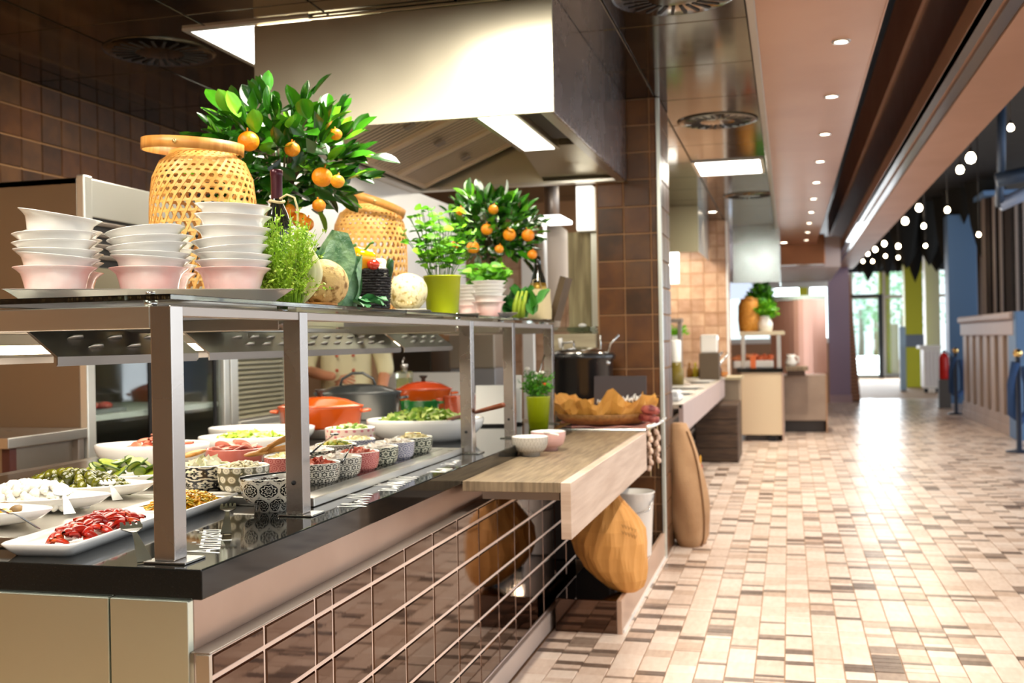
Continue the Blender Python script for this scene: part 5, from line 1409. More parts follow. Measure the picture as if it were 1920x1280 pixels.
# burlap sack behind the pillar
t = thing('burlap_sack', 'tall burlap sack leaning against the side of the tiled pillar', 'sack', (-.64, 7.0, 0), 0)
jute = M('burlap', '#a9805a', .85, col2='#c29a72', nscale=4, bump=.5, bscale=160)
vs = []; fs = []; NZ, NA2 = 16, 28
for i in range(NZ + 1):
    s = i / NZ; hz = s * .78
    wd = .19 * (.80 + .5 * s - 1.0 * s * s) if s < .94 else .19 * .36; dp = .145 * (.72 + 1.1 * s - 1.45 * s * s) if s > 0 else .09
    lean = -.075 * s ** 1.4
    for k in range(NA2):
        a = 2 * PI * k / NA2; r = 1 + .04 * math.sin(5 * a + 7 * s) + .03 * math.sin(3 * a - 11 * s)
        vs.append((lean + dp * math.cos(a) * r, wd * math.sin(a) * r * 1.0, hz + .004))
for i in range(NZ):
    for k in range(NA2): fs.append((i * NA2 + k, i * NA2 + (k + 1) % NA2, (i + 1) * NA2 + (k + 1) % NA2, (i + 1) * NA2 + k))
fs.append(tuple(reversed(range(NA2)))); fs.append(tuple(NZ * NA2 + k for k in range(NA2)))
MB().add(vs, fs, True).build('sack_body', jute, t)
sm_ = [Vector(vs[i * NA2 + 25]) * 1.0 + Vector((.004, -.004, 0)) for i in range(NZ)]
MB().tube(sm_, .0055, 6).build('seam', M('seam_brown', '#7a5636', .8), t)
z5 = Vector(vs[11 * NA2 + 1]) + Vector((.003, 0, 0))
MB().ball(z5, (.006, .03, .035), 10, 8).build('yellow_mark', M('yellow_print', '#d69a1c', .7), t)
MB().ball(z5 + Vector((.006, .012, -.055)), (.006, .022, .028), 10, 8).build('red_mark', M('red_print', '#b5302a', .7), t)
# ================================================================= KITCHEN BEHIND THE COUNTER
# tall display fridge
FX = -3.0; y0, y1 = 4.06, 5.28
t = thing('display_fridge', 'tall stainless display fridge with a glass front against the tiled wall', 'fridge', (0, 0, 0))
fs_ = M('fridge_steel', (.33, .295, .25), .36, 1.0); frm = M('fridge_frame', (.80, .79, .72), .32, .8)
MB().bbox(-3.95, FX - .02, y0, y0 + .03, .10, 2.09, .004).build('side_panel', fs_, t)
MB().bbox(-3.95, FX - .02, y1 - .03, y1, .10, 2.09, .004).build('side_panel', fs_, t)
MB().bbox(-3.95, -3.92, y0 + .03, y1 - .03, .10, 2.09, .004).build('back_panel', M('fridge_inside', (.30, .25, .20), .3, .9), t)
MB().bbox(-3.95, FX - .02, y0, y1, 2.06, 2.09, .004).build('top_panel', fs_, t)
MB().bbox(-3.95, FX - .02, y0, y1, .10, .62, .004).build('lower_body', fs_, t)
MB().bbox(FX - .02, FX + .02, y0 - .005, y0 + .055, .12, 2.10, .006).build('stile', frm, t)
MB().bbox(FX - .02, FX + .02, y1 - .055, y1 + .005, .12, 2.10, .006).build('stile', frm, t)
MB().bbox(FX - .02, FX + .015, y0 + .055, y1 - .055, 1.92, 2.09, .004).build('header', frm, t)
hm = MB().bbox(FX - .02, FX + .008, y0 + .055, y1 - .055, 1.70, 1.925, .004); hm.build('fan_panel', black_matte, t)
for k in range(4): MB().bbox(FX - .01, FX + .014, y0 + .06, y1 - .06, 1.735 + k * .05, 1.755 + k * .05, .004).build('fan_slat', steel_dark, t)
for z, th in ((1.035, .028), (.80, .03), (1.40, .02)):
    MB().bbox(-3.90, FX - .03, y0 + .04, y1 - .04, z - th, z, .004).build('shelf', white_paint, t)
for yy in (4.56, 5.16): MB().bbox(FX - .012, FX + .004, yy - .012, yy + .012, .62, 1.70, .003).build('door_seal', black_matte, t)
MB().box(FX - .008, FX - .002, y0 + .056, y1 - .056, .62, 1.70).build('glass_door', glass, t)
lamp('AREA', 'fridge_fill_light', (-3.45, 4.65, 2.03), 26, WARMW, .5, .9)  # unseen lamp added inside the top to brighten the fridge shelves
for k, (z, yy, w, m, nm, lb) in enumerate(((1.036, 4.30, .17, M('red_food', '#b8302c', .4, col2='#d87a6a', nscale=20), 'food_tray', 'tray of red food on the middle fridge shelf'), (.801, 4.38, .22, M('pastry', '#cdb98c', .6, col2='#a8935c', nscale=18, bump=.5), 'food_tray', 'tray of pale pastry on the lower fridge shelf'))):
    ft = thing(nm, lb, 'tray', (FX - .20, yy, z)); MB().bbox(-.13, .13, -w, w, 0, .02, .004).build('tray_body', M('grey_tray', (.3, .3, .3), .4), ft)
    mb = MB()
    for q in range(26): mb.ball((rnd(-.10, .10), rnd(-w * .9, w * .9), .03), (rnd(.02, .035), rnd(.02, .04), rnd(.012, .025)), 8, 6)
    mb.build('filling', m, ft)['kind'] = 'stuff'
# louvered cold unit next to it
y2, y3 = 5.30, 6.05
t = thing('louvered_unit', 'white louvered steel unit beside the display fridge', 'cabinet', (0, 0, 0))
MB().bbox(-3.95, FX - .03, y2, y3, .1, 2.06, .004).build('cabinet_body', fs_, t)
MB().bbox(FX - .03, FX + .02, y2, y2 + .08, .1, 2.06, .004).build('stile', frm, t)
MB().bbox(FX - .03, FX + .02, y3 - .08, y3, .1, 2.06, .004).build('stile', frm, t)
lv = MB().prism([(0, 0), (.028, -.004), (.028, .006), (0, .020)], -.29, .29, 'y').mesh('slat', M('louver_white', '#a8a287', .4))
for k in range(26): link('slat', lv, t, (FX - .03, (y2 + y3) / 2, .93 + .028 * k))
MB().bbox(FX - .03, FX + .03, y2 + .08, y3 - .08, .87, .915, .004).build('white_shelf', frm, t)
MB().bbox(FX - .03, FX + .012, y2 + .08, y3 - .08, .55, .86, .004).build('lower_door', frm, t)
# low drawer table in front
t = thing('drawer_table', 'low stainless worktable with a drawer in front of the display fridge', 'table', (0, 0, 0))
MB().bbox(-3.9, -2.98, 3.56, 4.05, .945, .99, .004).build('tabletop', steel, t)
MB().bbox(-3.9, -3.02, 3.62, 4.03, .16, .945, .004).build('carcass', M('carcass_steel', (.36, .32, .27), .4, 1.0), t)
d = MB().bbox(-3.02, -2.995, 3.66, 3.99, .50, .80, .006).build('drawer', steel, t)
MB().bbox(-2.997, -2.97, 3.68, 3.97, .80, .822, .004).build('pull_edge', frm, d)
for yy in (3.60, 4.02): MB().bbox(-3.03, -2.99, yy - .02, yy + .02, 0, .945, .004).build('leg', M('red_brown_leg', (.35, .30, .26), .4, .9) if yy > 3.8 else M('maroon_leg', '#4a2620', .4), t)
# far work surface, oven and cooking gear seen below the shelf
a = at(735, 742, z=.95); 
t = thing('far_worktop', 'white work surface with an upstand behind the chef and the oil bottle', 'worktop', (0, 0, 0))
c0, c1 = at(700, 735, y=7.9), at(880, 735, y=7.9)
MB().bbox(c0.x, c1.x, 7.6, 8.3, .88, .92, .004).build('tabletop', white_paint, t)
MB().bbox(c0.x + .1, c1.x, 7.85, 7.88, .92, at(800, 698, y=7.85).z, .004).build('upstand', white_paint, t)
for xx in (c0.x + .05, c1.x - .05): MB().bbox(xx - .02, xx + .02, 7.7, 7.74, 0, .88, .003).build('leg', steel_dark, t)
c0, c1 = at(842, 640, y=8.6), at(926, 640, y=8.6)
t = thing('steel_oven', 'plain stainless oven block seen between the third and fourth post', 'oven', (0, 0, 0))
MB().bbox(c0.x, c1.x, 8.6, 9.3, at(880, 690, y=8.6).z, 1.9, .005).build('oven_body', M('oven_steel', (.42, .37, .30), .38, 1.0), t)
MB().bbox(c0.x + .03, c1.x - .03, 8.585, 8.6, 1.5, 1.52, .003).build('door_seam', steel_dark, t)
MB().bbox(c0.x, c1.x, 8.62, 9.3, 0, at(880, 690, y=8.6).z, .005).build('stand', M('stand_grey', (.35, .35, .36), .4, .8), t)
c0, c1 = at(735, 640, y=8.9), at(808, 640, y=8.9)
t = thing('griddle_station', 'dark cooking station behind the chef', 'stove', (0, 0, 0))
MB().bbox(c0.x, c1.x, 8.9, 9.5, 0, at(770, 640, y=8.9).z, .01).build('stove_body', M('stove_dark', (.07, .06, .045), .4, .6), t)
MB().bbox(c0.x + .03, c1.x - .03, 8.88, 8.9, .95, 1.0, .004).build('towel_rail', steel, t)
MB().tube([(c0.x + .2, 8.93, 1.32), (c0.x + .22, 8.9, 1.42), (c1.x - .1, 8.9, 1.38)], .02, 8).build('flue', steel_dark, t)
c0 = at(990, 640, y=8.2)
t = thing('white_stile', 'white upright metal stile beside the tiled back wall', 'post', (0, 0, 0))
MB().bbox(c0.x - .045, c0.x + .045, 8.2, 8.26, 0, 2.2, .004).build('post_body', white_paint, t)
# flat white warming lamp on a slim stem with a pale rounded cover behind it
c0, c1 = at(988, 408, y=7.6), at(1052, 408, y=7.6); cx = (c0.x + c1.x) / 2
t = thing('warming_lamp', 'flat glowing white warming lamp on a slim stem beyond the orange tree', 'lamp', (cx, 7.8, 0))
w = (c1.x - c0.x) / 2; zz = c0.z - .02
MB().bbox(-w, w, -.22, .22, zz, zz + .03, .008).build('lamp_head', M('warming_glow', (1, 1, 1), .4, emit=(1, .98, .95), estr=3.5), t)
MB().tube([(-.04, 0, 0), (-.04, 0, zz)], .013, 10).build('stem', white_paint, t)
MB().lathe([(0, 0), (.14, 0), (.14, .015), (0, .02)], 24, (-.04, 0, 0)).build('base_disc', white_paint, t)
c0, c1 = at(1010, 500, y=8.4), at(1064, 500, y=8.4); cx = (c0.x + c1.x) / 2; w = (c1.x - c0.x) / 2 + .02
t = thing('ventilation_duct', 'pale rounded ventilation cover hanging between lamp and oak panel', 'duct', (cx, 8.4, 0))
zt = at(1036, 428, y=8.4).z; zb = at(1036, 560, y=8.4).z
pf = [(w * .30, zb - .25), (w * .55, zb - .05), (w * .95, zb + .2), (w, zb + .45), (w, zt - .1), (w * .85, zt - .02), (w * .5, zt + .02), (0, zt + .03)]
MB().lathe([(0, zb - .25)] + pf, 32).build('cover', M('cream_cover', '#cdbfae', .5), t)
MB().tube([(0, 0, zt), (0, 0, 2.79)], .06, 12).build('pipe', steel_dark, t)
# flat cartons lying on the heat lamp housing
c0, c1 = at(560, 620, y=4.0), at(668, 620, y=4.0)
for k in range(2):
    t = thing('carton', ('lower white carton with a small red and blue mark on the heat lamps', 'upper plain white carton on the heat lamps')[k], 'box', (-1.88, 3.70, 1.382 + .0225 * k), .1)
    MB().bbox(-.15, .15, -.2, .42, 0, .022, .003).build('carton_body', M('cream_carton', '#e2d8b8', .6), t)
    if k == 0:
        MB().box(.1500, .1508, .24, .27, .005, .019).build('red_mark', M('mark_red', '#b8404a', .6), t)
        MB().box(.1500, .1508, .27, .30, .005, .019).build('blue_mark', M('mark_blue', '#5a6fae', .6), t)

# ================================================================= THE COOK
def skin_body(name, verts, edges, radii, mat, parent, root=0, sub=2):
    me = bpy.data.meshes.new(name); me.from_pydata([tuple(v) for v in verts], edges, []); me.update()
    o = bpy.data.objects.new(name, me); COL.objects.link(o)
    md = o.modifiers.new('skin', 'SKIN'); md.use_smooth_shade = True
    sv = me.skin_vertices[0].data
    for i, r in enumerate(radii):
        sv[i].radius = r if hasattr(r, '__len__') else (r, r)
        sv[i].use_root = (i == root)
    s = o.modifiers.new('subsurf', 'SUBSURF'); s.levels = sub; s.render_levels = sub
    bpy.context.view_layer.update()
    m2 = bpy.data.meshes.new_from_object(o.evaluated_get(bpy.context.evaluated_depsgraph_get()))
    COL.objects.unlink(o); bpy.data.objects.remove(o)
    m2.materials.clear(); m2.materials.append(mat)
    for p in m2.polygons: p.use_smooth = True
    m2.name = name
    return link(name, m2, parent)
skin = M('skin', '#c98a66', .5, sss=.1); jacket = M('cream_jacket', '#e3d9ae', .75, bump=.4, bscale=12)
ck_ = on_ray(648, 7.35, 0)
ch = thing('person', 'person in a cream double-breasted cook jacket, one hand held at the belly', 'person', ck_, YAW + .12)
V = Vector
# one continuous body: torso, neck, head, both arms and legs (faces -y)
bv = [V((0, 0, .98)), V((0, .01, 1.12)), V((0, .01, 1.28)), V((0, .01, 1.42)), V((0, .0, 1.50)), V((0, -.01, 1.57)), V((0, -.015, 1.66)), V((0, -.01, 1.74)),
      V((-.19, .02, 1.43)), V((-.27, -.01, 1.16)), V((-.14, -.20, 1.13)), V((-.06, -.235, 1.12)),
      V((.19, .02, 1.43)), V((.27, .03, 1.17)), V((.24, -.10, 1.00)), V((.22, -.13, .93)),
      V((-.10, 0, .92)), V((-.11, -.01, .50)), V((-.11, .01, .09)), V((-.11, -.14, .04)),
      V((.10, 0, .92)), V((.11, -.01, .50)), V((.11, .01, .09)), V((.11, -.14, .04))]
be = [(0, 1), (1, 2), (2, 3), (3, 4), (4, 5), (5, 6), (6, 7), (3, 8), (8, 9), (9, 10), (10, 11), (3, 12), (12, 13), (13, 14), (14, 15), (0, 16), (16, 17), (17, 18), (18, 19), (0, 20), (20, 21), (21, 22), (22, 23)]
br = [(.16, .12), (.165, .125), (.17, .12), (.15, .10), (.062, .062), (.068, .075), (.082, .098), (.062, .075), .068, .048, .036, .030, .068, .048, .036, .030, .09, .062, .045, .035, .09, .062, .045, .035]
skin_body('body', bv, be, br, skin, ch, 0)
# jacket: shell over torso and upper arms
jv = [V((0, 0, .86)), V((0, 0, .98)), V((0, .01, 1.12)), V((0, .01, 1.28)), V((0, .01, 1.42)), V((0, .0, 1.50)), V((-.19, .02, 1.43)), V((-.275, -.005, 1.17)), V((-.245, -.06, 1.145)), V((.19, .02, 1.43)), V((.275, .03, 1.17)), V((.262, -.02, 1.10))]
je = [(0, 1), (1, 2), (2, 3), (3, 4), (4, 5), (4, 6), (6, 7), (7, 8), (4, 9), (9, 10), (10, 11)]
jr = [(.20, .155), (.19, .15), (.192, .15), (.19, .14), (.168, .115), (.078, .075), .082, .066, .060, .082, .066, .060]
skin_body('jacket', jv, je, jr, jacket, ch, 0)
btn = MB().ball((0, 0, 0), (.012, .006, .012), 10, 6).mesh('button', M('coral_button', '#c9603c', .4))
for r in range(4):
    for sx in (-.055, .055): link('button', btn, ch, (sx, -.150 + .012 * abs(sx) - .004 * r, 1.36 - .10 * r))
skin_body('trousers', [V((0, 0, .92)), V((-.10, 0, .88)), V((-.11, -.01, .50)), V((-.11, .01, .10)), V((.10, 0, .88)), V((.11, -.01, .50)), V((.11, .01, .10))], [(0, 1), (1, 2), (2, 3), (0, 4), (4, 5), (5, 6)], [(.15, .11), .105, .078, .066, .105, .078, .066], M('dark_trousers', (.03, .03, .035), .8), ch, 0)
def hand(parent, wrist, rot, curl, mirror=1):
    m = MB(); h = bpy.data.objects.new('hand', None)
    vs = [V((0, 0, 0)), V((.035 * 1, 0, 0)), V((.075, 0, 0))]; es = [(0, 1), (1, 2)]; rs = [(.024, .030), (.018, .040), (.014, .040)]
    for k, (yy, L) in enumerate(((-.032, .062), (-.011, .072), (.011, .068), (.032, .052))):
        b = len(vs); c = curl
        vs += [V((.07, yy * .9, 0)), V((.085, yy, .0)), V((.085 + L * .45, yy, -L * .25 * c)), V((.085 + L * .75, yy * 1.02, -L * .6 * c))]
        es += [(2, b), (b, b + 1), (b + 1, b + 2), (b + 2, b + 3)]; rs += [.0105, .0095, .0088, .0075]
    b = len(vs); vs += [V((.02, -.034 * mirror, -.004)), V((.045, -.058 * mirror, -.014)), V((.072, -.064 * mirror, -.026))]; es += [(0, b), (b, b + 1), (b + 1, b + 2)]; rs += [.013, .011, .0085]
    o = skin_body('hand', vs, es, rs, skin, parent, 0, 1); o.location = wrist; o.rotation_euler = rot; return o
hand(ch, V((-.06, -.235, 1.12)), (1.3, .25, .1), 1.0, 1)
hand(ch, V((.22, -.13, .93)), (.3, 1.2, -.4), .6, -1)
hd = MB()
hd.ball((0, -.01, 1.665), (.079, .098, .112), 24, 18); hd.ball((0, -.112, 1.652), (.014, .018, .020), 10, 8)
for s in (-1, 1): hd.ball((s * .081, .0, 1.655), (.010, .020, .030), 10, 8)
hd.build('face', skin, ch)
ey = MB()
for s in (-1, 1): ey.ball((s * .032, -.098, 1.675), (.012, .008, .008), 10, 6)
ey.build('eyes', M('eye_dark', (.03, .02, .02), .2), ch)
MB().ball((0, -.102, 1.605), (.026, .008, .006), 12, 6).build('mouth', M('lips', '#a85a4c', .5), ch)
MB().lathe([(.086, 0), (.088, .03), (.080, .07), (.04, .10), (0, .105)], 28, (0, .008, 1.70), sx=1, sy=1.18).build('hair', M('brown_hair', (.05, .03, .015), .6), ch)
# ================================================================= SECOND STATION, between the two pillars
t = thing('tray_ledge', 'pale oak ledge of the second station beyond the first pillar', 'ledge', (0, 0, 0))
MB().bbox(-1.35, -.74, 7.58, 12.5, .84, .872, .003).build('ledge_board', M('white_top', '#b9b0a2', .35), t)
MB().bbox(-.765, -.73, 7.58, 12.5, .66, .871, .003).build('front_board', M('lilac_face', '#b5a3a0', .45), t)
MB().bbox(-1.6, -1.01, 7.62, 13.4, 0, .839, .004).build('cabinet_body', M('dark_cabinet', (.03, .024, .02), .4), t)
for k in range(5): MB().bbox(-.985, -.965, 7.7, 11.2, .12 + .13 * k, .15 + .13 * k, .003).build('rail', steel_dark, t)
t = thing('wood_block', 'dark wooden end cabinet under the far end of the second ledge', 'cabinet', (0, 0, 0))
a, b = at(1385, 868, z=0), at(1300, 868, z=0)
MB().bbox(-1.0, a.x, a.y, a.y + .9, 0, .62, .006).build('cabinet_body', wood_dark, t)
for k in range(4): MB().bbox(-.99, a.x - .01, a.y - .012, a.y, .02 + .15 * k, .155 + .15 * k, .004).build('plank', wood_dark, t)
c0 = at(1350, 708, y=12.7); c1 = at(1385, 700, y=12.7)
t = thing('side_table', 'small pale side table behind the second ledge', 'table', (0, 0, 0))
MB().bbox(c0.x - .12, c1.x + .03, 12.7, 13.3, .84, .875, .004).build('tabletop', M('beige_oak', 0), t)
MB().bbox(c0.x - .0, c1.x - .0, 12.75, 13.25, 0, .84, .004).build('cabinet_body', M('beige_carcass', '#8f7f6b', .5), t)
for k, (px, y, R, lb) in enumerate(((1330, 9.9, .20, 'large white plate lying on the second ledge'), (1300, 8.9, .16, 'white plate on the second ledge, closer to the first pillar'), (1345, 11.2, .15, 'white plate at the far end of the second ledge'))):
    p = at(px, 700, y=y); p.x = min(p.x, -.74 - R - .01); p.z = .872
    q = thing('plate', lb, 'plate', p, group='white plates on the second ledge')
    MB().lathe([(0, 0), (R * .6, 0), (R * .65, .006), (R, .022), (R, .026), (R * .66, .012), (0, .010)], 36).build('plate_body', white_cer, q)
p = at(1268, 755, y=8.0); q = thing('folded_towels', 'folded white cloth at the near end of the second ledge', 'cloth', (-.95, 8.05, .872))
MB().bbox(-.16, .16, -.16, .16, 0, .04, .012).build('cloth', M('white_cloth', '#d9dcde', .85), q)
MB().bbox(-.155, .15, -.15, .155, .041, .075, .012).build('fold', M('white_cloth', 0), q)
q = thing('glass_jug', 'clear water glass standing on the second ledge beside the cloth', 'glass', (-1.0, 8.6, .872))
MB().lathe([(0, 0), (.042, 0), (.048, .13), (.045, .13), (.039, .008), (0, .008)], 24).build('glass_body', glass, q)
def on2(px, y): v = at(px, 700, y=y); return Vector((v.x, y, .872))
q = thing('bottle', 'white capped clear bottle with amber foot behind the second ledge', 'bottle', on2(1268, 10.2))
MB().lathe([(0, 0), (.07, 0), (.07, .16), (.05, .2), (.05, .24), (0, .24)], 24).build('bottle_base', M('amber_base', '#6a5a1a', .3), q)
MB().lathe([(.045, .24), (.05, .25), (.05, .44), (.045, .45), (0, .45)], 24).build('white_cap', white_cer, q)
q = thing('condiment_stand', 'dark slim condiment stand beside the first pillar', 'stand', on2(1276, 10.6))
MB().bbox(-.02, .02, -.03, .03, 0, .66, .004).bbox(-.10, .10, -.08, .08, 0, .02, .004).bbox(-.08, .03, -.05, .05, .62, .66, .004).build('stand_body', steel_dark, q)
q = thing('soap_dispenser', 'white dispenser box above the grey toaster', 'dispenser', on2(1331, 12.0) + Vector((0, 0, .30)))
MB().bbox(-.095, .095, -.07, .07, .0, .20, .02).build('dispenser_body', white_cer, q)
MB().bbox(-.11, .11, -.08, .08, -.30, .0, .01).build('toaster_body', M('toaster_grey', '#6d5f4f', .35, .5), q)
q = thing('herb_vase', 'cream vase of bright green herb beside the first pillar', 'plant', on2(1266, 11.6))
MB().lathe([(0, 0), (.06, 0), (.07, .5), (.06, .5), (.05, .02), (0, .02)], 20).build('vase', white_cer, q)
herb(q, 'foliage', 60, .06, .16, .13, .05, .03, [mint[0], mint[1]], .4, 6).location = (0, 0, .47)
q = thing('glass_bottles', 'steel tray of sauces at the far end of the second ledge', 'tray', on2(1318, 12.2))
MB().bbox(-.2, .24, -.12, .12, 0, .02, .004).build('tray_body', steel, q)
for k in range(6): MB().lathe([(0, .02), (.035, .02), (.03, .12), (.012, .15), (.014, .19), (0, .19)], 16, (-.15 + .065 * k, .02 * (k % 2), 0)).build('bottle', M(('amber_sauce', 'yellow_sauce', 'dark_sauce')[k % 3], ('#8a5a14', '#a8961e', '#4a2418')[k % 3], .2), q)
q = thing('red_sauce_bowl', 'orange serving dish at the far end of the second ledge', 'bowl', on2(1347, 12.35) + Vector((-.03, 0, 0)))
MB().lathe([(0, 0), (.10, 0), (.15, .07), (.14, .07), (.09, .01), (0, .01)], 28).build('bowl_body', M('amber_dish', '#b06a14', .3), q)
for k, (px, dz) in enumerate(((1330, .26), (1342, .30), (1352, .28))):
    v = on2(px, 12.55); q = thing('serving_tongs', ('steel serving handle leaning left over the sauces', 'steel serving handle leaning over the sauces in the middle', 'steel serving handle leaning right over the sauces')[k], 'tongs', v)
    MB().tube([(-.06, -.2, .02), (.0, -.1, dz * .6), (.08, -.05, dz)], [.012, .012, .016], 8).build('handle', chrome, q)
# second hood and lit box
hx0, hx1 = -1.9, -.95
t = thing('extractor_hood', 'second brushed steel extractor hood beyond the first tiled pillar', 'hood', (0, 0, 0))
MB().bbox(hx0, hx1, 11.9, 11.912, 2.29, 2.798, .002).build('front_panel', M('hood_steel_far', (.55, .52, .34), .4, 1.0), t)
MB().bbox(hx1 - .012, hx1, 11.912, 13.45, 2.29, 2.798, .002).build('side_panel', steel, t)
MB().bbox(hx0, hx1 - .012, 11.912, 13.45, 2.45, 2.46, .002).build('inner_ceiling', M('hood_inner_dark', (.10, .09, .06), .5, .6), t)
MB().bbox(hx0, hx0 + .012, 11.912, 13.45, 2.29, 2.798, .002).build('side_panel', steel, t)
a, b = at(1254, 494, y=12.9), at(1273, 532, y=12.9)
q = thing('lit_box', 'small glowing white lamp box below the second hood', 'lamp', ((a.x + b.x) / 2, 12.9, b.z))
MB().bbox(-.06, .06, -.04, .04, 0, 2.449 - b.z, .01).build('lamp_cover', MATS['lit_box_white'], q)
lamp('AREA', 'second_hood_light', (-1.35, 12.7, 2.44), 38, WARMW, .5, .8)

# ================================================================= THIRD STATION
Y3 = 14.0
t = thing('beige_counter', 'cream fronted counter with a black top beyond the second pillar', 'counter', (0, 0, 0))
MB().bbox(-.61, -.105, Y3, 15.25, .085, .885, .006).build('front_panel', M('cream_panel', '#d6c3a4', .45), t)
MB().bbox(-.105, -.085, Y3 - .01, 15.25, 0, .884, .004).build('side_panel', M('rosy_side', '#b79b8c', .45), t)
MB().bbox(-.66, -.08, Y3 - .03, 15.25, .885, .935, .004).build('worktop', granite, t)
MB().bbox(-.57, -.15, Y3 + .08, 15.2, 0, .085, .004).build('plinth', M('dark_plinth', (.06, .05, .045), .5), t)
for x in (-.24,): MB().bbox(x - .05, x + .05, Y3 + .02, Y3 + .08, .0, .07, .004).build('foot', black_matte, t)
g3 = thing('sneeze_guard', 'short glass shelf on steel posts over the cream counter', 'food guard', (0, 0, 0))
zsh = at(1420, 624, y=Y3 + .1).z
MB().bbox(-.62, -.06, Y3 + .05, Y3 + .6, zsh - .03, zsh + .02, .004).build('shelf_board', M('shelf_cream', '#cfc4a8', .4), g3)
for x in (-.135, -.58): MB().bbox(x - .025, x + .025, Y3 + .1, Y3 + .15, .935, zsh - .03, .003).build('post', steel, g3)
def z3(px, py, y): return at(px, py, y=y)
c = z3(1405, 618, Y3 + .3); q = thing('bamboo_basket', 'far amber bamboo basket on the shelf of the cream counter', 'basket', (c.x, Y3 + .3, zsh + .02))
MB().lathe([(0, 0), (.13, 0), (.145, .15), (.14, .34), (.11, .40), (.05, .45), (0, .46)], 28).build('basket_body', M('amber_wicker', '#c98424', .5, col2='#dea048', nscale=30, bump=.6, bscale=50), q)
MB().lathe([(.10, .40), (.112, .40), (.112, .43), (.10, .43)], 28).build('rim', wood_brown, q)
c = z3(1432, 618, Y3 + .3); q = thing('white_vase', 'white vase with bright green leaves beside the far amber basket', 'plant', (c.x + .02, Y3 + .26, zsh + .02))
MB().lathe([(0, 0), (.085, 0), (.10, .10), (.07, .16), (.075, .20), (.06, .20), (.05, .02), (0, .02)], 24).build('vase', white_cer, q)
herb(q, 'foliage', 90, .05, .30, .13, .075, .045, [M('lime_leaf', '#7fc41c', .45), mint[2]], .5, 8).location = (0, .02, .15)
c = z3(1425, 545, Y3 + .5); q = thing('potted_shrub', 'dark green leafy shrub rising behind the far amber basket', 'plant', (c.x, Y3 + .5, zsh + .02))
MB().lathe([(0, 0), (.07, 0), (.08, .12), (.07, .12), (0, .1)], 20).build('pot', black_matte, q)
herb(q, 'foliage', 110, .05, .62, .15, .085, .05, [LEAFM[0], LEAFM[1], mint[2]], .2, 9).location = (0, 0, .1)
for k, (px, m, lb, r) in enumerate(((1395, 'peach_food', 'tray of salmon coloured food on the cream counter, beside the pillar', .13), (1428, 'orange_food', 'tray of orange food on the cream counter, beside the steel post', .15))):
    c = z3(px, 680, Y3 + .3); q = thing('food_tray', lb, 'tray', (c.x, Y3 + .25 + .1 * k, .935))
    MB().bbox(-r, r, -.14, .14, 0, .10, .02).build('tray_body', white_cer, q)
    mb = MB()
    for w in range(22): mb.ball((rnd(-r * .85, r * .85), rnd(-.11, .11), .11 + rnd(0, .05)), (rnd(.03, .05), .035, .03), 8, 6)
    mb.build('filling', M(m, ('#dc8a58', '#d2683c')[k], .45), q)['kind'] = 'stuff'
q = thing('place_card', 'small orange card hanging at the edge of the cream counter', 'card', (z3(1412, 690, Y3 - .02).x, Y3 + .02, .935))
MB().bbox(-.035, .035, -.01, 0, .0, .16, .003).build('card', M('orange_card', '#cf6a38', .6), q)
# curved copper screen with grey cabinet under it
t = thing('copper_screen', 'curved polished copper screen behind the cream counter', 'screen', (0, 0, 0))
pr = [(-.26 + .78 * i / 12, 15.95 - .22 * math.sin(PI * i / 12)) for i in range(13)]
MB().prism(pr + [(x, y + .02) for x, y in reversed(pr)], .803, 1.859).build('screen_sheet', copper_mirror, t)
MB().prism([(x, y - .01) for x, y in pr] + [(x, y + .03) for x, y in reversed(pr)], 1.86, 1.92).build('glass_rim', M('pale_rim', '#b9cfc6', .2), t)
t = thing('grey_cabinet', 'grey oak cabinet with a jutting shelf under the copper screen', 'cabinet', (0, 0, 0))
MB().bbox(-.10, .485, 15.3, 16.1, .17, .795, .006).build('cabinet_body', M('grey_cab', '#9a8676', .5, col2='#ab9684', nscale=3), t)
MB().bbox(.475, .49, 15.29, 16.1, .0, .80, .003).build('corner_strip', M('tan_strip', '#c09672', .5), t)
MB().bbox(-.06, .24, 14.95, 15.3, .87, .93, .006).build('shelf_board', wood_grey, t)
MB().bbox(-.04, .20, 15.0, 15.3, .797, .87, .006).build('bracket', wood_dark, t)
MB().bbox(-.08, .46, 15.4, 16.05, 0, .17, .004).build('plinth', M('dark_plinth', 0), t)
MB().bbox(-.10, .485, 15.3, 15.9, .795, .80, .002).build('top_sheet', steel, t)
c = at(1483, 684, y=15.1); q = thing('white_jug', 'small white jug on the jutting oak shelf', 'jug', (c.x, 15.1, .93))
MB().lathe([(0, 0), (.06, 0), (.085, .05), (.05, .12), (.06, .16), (.05, .16), (.04, .02), (0, .02)], 24).build('jug_body', white_cer, q)
MB().tube([(.055, 0, .14), (.1, 0, .12), (.1, 0, .06), (.075, 0, .04)], .01, 8).build('handle', white_cer, q)
# third hood, bluish with a curved streak
t = thing('extractor_hood', 'third hood of pale bluish steel over the cream counter', 'hood', (0, 0, 0))
MB().bbox(-.70, -.10, 14.3, 14.312, 2.05, 2.798, .002).build('front_panel', M('hood_blue_steel', (.58, .68, .70), .22, 1.0), t)
MB().bbox(-.112, -.10, 14.312, 15.9, 2.05, 2.798, .002).build('side_panel', MATS['hood_blue_steel'], t)
MB().bbox(-.70, -.112, 14.312, 15.9, 2.2, 2.21, .002).build('inner_ceiling', MATS['hood_inner_dark'], t)
